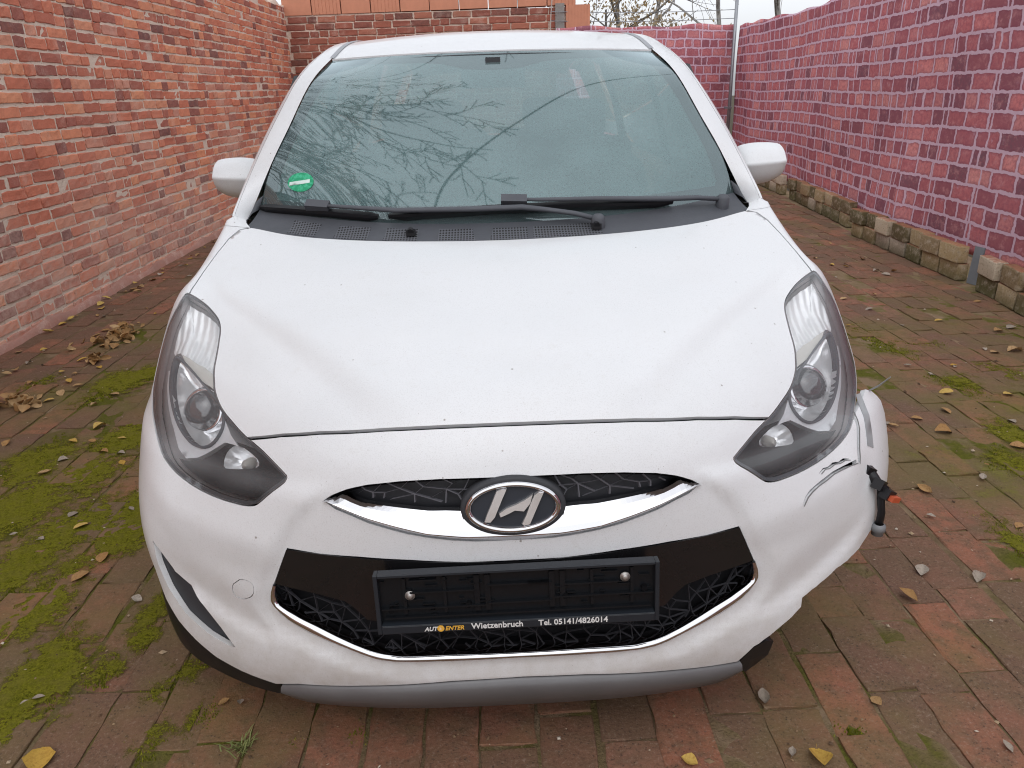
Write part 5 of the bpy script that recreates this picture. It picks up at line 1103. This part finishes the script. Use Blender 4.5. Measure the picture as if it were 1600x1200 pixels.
def twig(p, d, L, r, lv):
    n = 6; pts = [p]; rr = [r]; q = Vector(p); d = Vector(d).normalized()
    for i in range(n):
        d = (d + Vector((g.gauss(0, .11), g.gauss(0, .11), g.gauss(0, .06)))).normalized(); q = q + d * L / n; q.z = max(q.z, 3.6); pts.append(q.copy()); rr.append(max(.0045, r * (1 - .7 * (i + 1) / n)))
    limbs.tube(pts, rr, 6 if lv < 2 else 4, False)
    if lv < 4:
        for j in range(7 if lv == 0 else g.randrange(3, 6)):
            f = .15 + .85 * (j + g.random()) / (7 if lv == 0 else 5); f = min(f, .999); i = int(f * n); b = pts[i].lerp(pts[i + 1], f * n - i); dd = (pts[i + 1] - pts[i]).normalized(); a = g.choice((-1, 1)) * g.uniform(.45, 1.1)
            nd = Matrix.Rotation(a, 3, 'Z') @ dd + Vector((0, 0, g.gauss(0, .25))); twig(b, nd, L * g.uniform(.3, .5), max(.0045, rr[i] * g.uniform(.5, .7)), lv + 1)
for tx, ty, tz, r in ((-1.9, 4.4, 5.4, .055), (-1.6, 3.4, 5.2, .055), (-1.6, 2.6, 5.1, .05), (-1.9, 1.7, 5.0, .045), (-2.0, 3.9, 5.0, .045), (-2.2, 3.0, 4.8, .045), (-2.2, 5.0, 5.6, .05), (-2.2, 2.6, 5.8, .05), (-2.6, .2, 5.2, .045), (-3.4, 3.6, 5.5, .04)):
    st_ = Vector((.9 + g.uniform(-.1, .15), .25, 4.2 + g.uniform(-.3, .5))); e = Vector((tx + 6.3, ty - .2, tz)); twig(st_, e - st_, (e - st_).length, r, 0)
trunk.build('trunk', M_BARK, wt, True); limbs.build('branches', M_BARK, wt, True)
t, tips = tree('elder_shrub', (-3.75, 10.2, 0), 'green-leaved shrub looking over the end of the old brick wall', 'shrub', 90, 2.75, .03, .7, 2, M_BARK, (150, .10, M_LEAF_GRN, .12), n0=7)
# overhead cable, cables on the outbuilding
M_CABLE = simple('black cable', (.02, .02, .02), .6)
cbp = [(-5.2 + 11.4 * k / 30, -3.4 + 13.8 * k / 30, 5.5 - .35 * math.sin(math.pi * k / 30)) for k in range(31)]
tag(MB().tube(cbp, .012, 6).build('overhead_cable', M_CABLE), 'black overhead cable crossing above the car', 'cable')
tag(MB().tube([(.93, 11.84, 2.62), (.90, 11.83, 2.3), (.885, 11.82, 2.0), (.88, 11.83, 1.7)], .008, 6).build('hanging_cable', simple('pale cable', (.45, .40, .36), .6)), 'thin pale cable hanging down the outbuilding wall', 'cable')
tag(MB().tube([(1.12 + .17 * math.cos(a), 11.80, 1.90 + .13 * math.sin(a)) for a in np.linspace(-.3, math.pi + .4, 16)], .010, 6).build('cable_loop', simple('grey cable', (.33, .33, .33), .6)), 'grey cable loop sticking out of the outbuilding wall corner', 'cable')

# ---------------------------------------------------------------- fallen leaves
def leaf_mesh(seed, kind):
    g = random.Random(seed); n = 7; V = []; c1, c2 = g.uniform(-.4, .55), g.uniform(.1, .7)
    for i in range(n):
        f = i / (n - 1); w = (math.sin(math.pi * min(1, f * .97 + .03)) ** (.8 if kind else 1.1)) * (.30 if kind == 0 else .42) * (1 - .15 * f) * g.uniform(.9, 1.1); z = .12 * math.sin(f * 3 + seed) * .5 + c1 * (f - .5) ** 2
        for u in (-1, -.5, 0, .5, 1): V.append((f - .5 + g.uniform(-.02, .02), u * w, z + c2 * abs(u) ** 1.6 * w + g.uniform(-.012, .012) + .05))
    F = grid_faces(5, n)
    V += [(-.5, 0, V[2][2]), (-.72, .03, V[2][2] + .05), (-.72, .05, V[2][2] + .05)]; F.append((len(V) - 3, len(V) - 1, len(V) - 2))
    return mesh('fallen_leaf', V, F)
LM = [leaf_mesh(k, k % 2) for k in range(8)]
def dry(name, a, b, c): 
    m = NT(name); r = m.n('ObjectInfo').outputs['Random']; at = m.n('Attribute'); at.attribute_name = 'rnd'; r = m.math('FRACT', m.math('ADD', r, at.outputs['Fac'])); p = m.obj(); col = m.mix(r, a, b); col = m.mix(m.mapr(m.noise(p, 7, 4, .7), .5, .7, 0, .7), col, c)
    return m.done(m.bsdf(col, .7, 0, m.bump(m.noise(p, 12, 3), .3, .02), .3))
LC = {'yellow': dry('yellow leaf', (.48, .29, .05), (.56, .40, .12), (.30, .15, .03)), 'tan': dry('tan leaf', (.36, .20, .075), (.46, .31, .16), (.18, .09, .035)), 'grey': dry('grey leaf', (.30, .25, .20), (.42, .36, .30), (.16, .13, .10))}
def zone(x, y):
    if x < -.6: return 'on the mossy paving between car and old brick wall', 'wall side'
    if x > .6: return 'on the paving between car and printed fence screen', 'fence side'
    return 'on the paving in front of the bumper', 'front'
def drop(x, y, size, color, rz=None, k=None):
    w, gname = zone(x, y)
    o = link('fallen_leaf', LM[rng.randrange(8) if k is None else k], None, None, True)
    if not o.data.materials: o.data.materials.append(None)
    o.material_slots[0].link = 'OBJECT'; o.material_slots[0].material = LC[color]
    o.location = (x, y, .004); o.scale = (size,) * 3; o.rotation_euler = (rng.gauss(0, .12), rng.gauss(0, .12), rng.uniform(0, 6.28) if rz is None else rz)
    tag(o, f'{color} fallen leaf lying {w}', 'leaf', f'{color} leaves, {gname}')
for x, y, s, c in LEAVES: drop(x, y, s, c)
g = random.Random(8)
for _ in range(70):
    x = g.uniform(-2.75, -1.0); y = g.uniform(2.2, 8.5)
    if x > -1.1 and y < 2.5: continue
    drop(x, y, g.uniform(.018, .055), g.choice(('tan', 'tan', 'grey', 'yellow')))
for _ in range(34): drop(g.uniform(1.15, 3.0), g.uniform(2.2, 8.5), g.uniform(.018, .05), g.choice(('tan', 'tan', 'grey', 'yellow')))
for _ in range(40): drop(g.uniform(-2.84, -2.62), g.uniform(3.8, 10), g.uniform(.03, .07), g.choice(('tan', 'tan', 'yellow')))
def pile(x, y, rx, ry, n, label, seed):
    g = random.Random(seed); V = []; F = []; R = []
    for _ in range(n):
        a = g.uniform(0, 6.28); r = abs(g.gauss(0, .5)); px_, py_ = x + rx * r * math.cos(a), y + ry * r * math.sin(a); me = LM[g.randrange(8)]; s = g.uniform(.035, .075)
        q = Euler((g.gauss(0, .5), g.gauss(0, .5), g.uniform(0, 6.28))).to_matrix() * s; b = len(V); h = .004 + max(0, .03 * (1 - r)) * g.random()
        V += [tuple(q @ v.co + Vector((px_, py_, h))) for v in me.vertices]; F += [tuple(b + i for i in p.vertices) for p in me.polygons]; R += [g.random()] * len(me.vertices)
    o = link('leaf_pile', mesh('leaf_pile', V, F, R), LC['tan'], None, True); tag(o, label, 'leaves', kind='stuff')
for x, y, rx, ry, n, lb in PILES: pile(x, y, rx, ry, n, lb, int(abs(x) * 100))
# ---------------------------------------------------------------- moss cushions in the joints, a tuft of grass
g = np.random.RandomState(3); VV = []; RR = []
for bx, by, br, dens in MOSS:
    n = int(br * br * 3.1 * 70000 * dens); a = g.rand(n) * 6.283; r = br * np.sqrt(g.rand(n)) ; wob = 1 + .35 * np.sin(a * 3 + bx * 9) + .22 * np.sin(a * 7 + by * 5) + .12 * np.sin(a * 13 + bx)
    x = bx + r * wob * np.cos(a) * .8; y = by + r * wob * np.sin(a) * 1.25
    lump = np.sin(x * 61 + by) * np.sin(y * 53 + bx) + .7 * np.sin(x * 147 + y * 90) + .5 * np.sin(y * 171 - x * 60)
    keep = (lump > -1.0 + 1.6 * (r / br) ** 2 + g.randn(n) * .3) ; x, y, r, lump = x[keep], y[keep], r[keep], lump[keep]; n = len(x)
    s = g.uniform(.0013, .0030, n); h = s * g.uniform(.6, 1.3, n) + .004 * np.clip(1 - r / br, 0, 1) * np.clip(lump + .4, 0, 1); a0 = g.rand(n) * 6
    P = np.zeros((n, 4, 3))
    for k in range(3): P[:, k, 0] = x + s * np.cos(a0 + k * 2.094); P[:, k, 1] = y + s * np.sin(a0 + k * 2.094); P[:, k, 2] = -.004
    P[:, 3, 0] = x + g.randn(n) * s * .3; P[:, 3, 1] = y + g.randn(n) * s * .3; P[:, 3, 2] = h + .001
    VV.append(P.reshape(-1, 3)); RR.append(np.repeat(np.clip(.45 * g.rand(n) + .35 * (lump > .2) + .2 * g.rand(n), 0, .99), 4))
V = np.concatenate(VV); R = np.concatenate(RR); n = len(V) // 4; b = np.arange(n)[:, None] * 4
F = np.concatenate([b + np.array((0, 1, 3)), b + np.array((1, 2, 3)), b + np.array((2, 0, 3))]).tolist(); V = V.tolist()
def moss_material():
    m = NT('moss'); r = m.rnd(); return m.done(m.bsdf(m.ramp(r, [(0, (.09, .10, .010)), (.6, (.19, .195, .018)), (1, (.33, .32, .035))]), .95, 0, None, .1))
mat_cells = []
def mat_sheet(x0, x1, y0, y1, st):
    nx, ny = int((x1 - x0) / st), int((y1 - y0) / st); X, Y = np.meshgrid(np.linspace(x0, x1, nx), np.linspace(y0, y1, ny)); A = np.zeros_like(X)
    for bx, by, br, dens in MOSS: A = np.maximum(A, dens * np.exp(-(((X - bx) / (br * 1.0)) ** 2 + ((Y - by) / (br * 1.5)) ** 2) * .9))
    gg_ = np.random.RandomState(1); Z = .0022 + .0018 * A + gg_.randn(ny, nx) * .0007; keep = (A > .12); F = []
    for j in range(ny - 1):
        r = keep[j, :-1] & keep[j + 1, 1:]
        for i in np.nonzero(r)[0]: F.append((j * nx + i, j * nx + i + 1, (j + 1) * nx + i + 1, (j + 1) * nx + i))
    return np.stack([X.ravel(), Y.ravel(), Z.ravel()], 1), F, A.ravel()
def mat_material():
    m = NT('moss mat'); p = m.pos(); a = m.n('Attribute'); a.attribute_name = 'rnd'; n = m.noise(p, 24, 5, .7); n2 = m.noise(p, 150, 4, .75); n3 = m.noise(p, 6, 3)
    v = m.math('ADD', m.math('ADD', a.outputs['Fac'], m.math('MULTIPLY', m.math('SUBTRACT', n, .5), 1.5)), m.math('ADD', m.math('MULTIPLY', m.math('SUBTRACT', n2, .5), 1.1), m.math('MULTIPLY', m.math('SUBTRACT', n3, .5), .9)))
    c = m.mix(m.mapr(n2, .3, .7), (.10, .105, .010), (.30, .29, .024)); c = m.mix(m.mapr(n, .45, .7, 0, .6), c, (.22, .19, .045))
    d = m.bsdf(c, .95, 0, m.bump(n2, 1, .012), .1); t = m.n('BsdfTransparent')
    return m.done(m.mixs(m.mapr(v, .36, .70), t.outputs[0], d))
parts_ = [mat_sheet(-2.6, -.74, .85, 4.0, .016), mat_sheet(.8, 3.0, 1.2, 4.4, .022)]
o1 = len(parts_[0][0]); VM = np.concatenate([p[0] for p in parts_]); FM = parts_[0][1] + [tuple(i + o1 for i in f) for f in parts_[1][1]]; RM = np.concatenate([p[2] for p in parts_])
mo = link('moss', mesh('moss', VM, FM, RM), mat_material(), None, True); tag(mo, 'bright green moss growing on the paving bricks', 'moss', kind='stuff')
link('cushions', mesh('cushions', V, F, R), moss_material(), mo)['kind'] = 'stuff'
gr_ = np.random.RandomState(9); V = []; F = []; R = []              # crumbs of leaf, grit and seed husks
for k in range(2600):
    x = gr_.uniform(-2.8, 3.0); y = .85 + 7.5 * gr_.rand() ** 1.5
    if abs(x) < .8 and y > 1.3: continue
    s = gr_.uniform(.002, .0065) * (1 if gr_.rand() < .85 else 2); a = gr_.rand() * 6.28; e = gr_.uniform(.35, 1); b = len(V); c_, s2 = math.cos(a) * s, math.sin(a) * s
    V += [(x - c_, y - s2, .003), (x + s2 * e, y - c_ * e, .0035), (x + c_, y + s2, .003), (x - s2 * e, y + c_ * e, .0035), (x, y, .003 + s * gr_.uniform(.3, .9))]
    F += [(b, b + 1, b + 4), (b + 1, b + 2, b + 4), (b + 2, b + 3, b + 4), (b + 3, b, b + 4)]; R += [gr_.rand()] * 5
def grit_material():
    m = NT('grit'); r = m.rnd(); return m.done(m.bsdf(m.ramp(r, [(0, (.05, .035, .025)), (.4, (.16, .10, .06)), (.7, (.34, .24, .14)), (1, (.52, .46, .38))]), .9, 0, None, .2))
tag(link('litter', mesh('litter', V, F, R), grit_material()), 'fine grit, leaf crumbs and seed husks strewn over the paving', 'litter', kind='stuff')
g = random.Random(2); mb = MB()
for k in range(46):
    a = g.uniform(0, 6.28); L = g.uniform(.02, .05); p = Vector((g.gauss(0, .012), g.gauss(0, .012), 0)); d = Vector((math.cos(a), math.sin(a), g.uniform(.5, 1.2))).normalized(); w = Vector((-d.y, d.x, 0)).normalized() * .0014
    b = len(mb.V); q = p + d * L * .6; e = p + d * L + Vector((0, 0, -.008)); mb.V += [tuple(p - w), tuple(p + w), tuple(q + w), tuple(q - w), tuple(e)]; mb.F += [(b, b + 1, b + 2, b + 3), (b + 3, b + 2, b + 4)]
o = mb.build('grass_tuft', simple('grass blades', (.17, .19, .06), .7)); o.location = GRASS; tag(o, 'small tuft of grass sprouting from a paving joint before the bumper', 'grass')
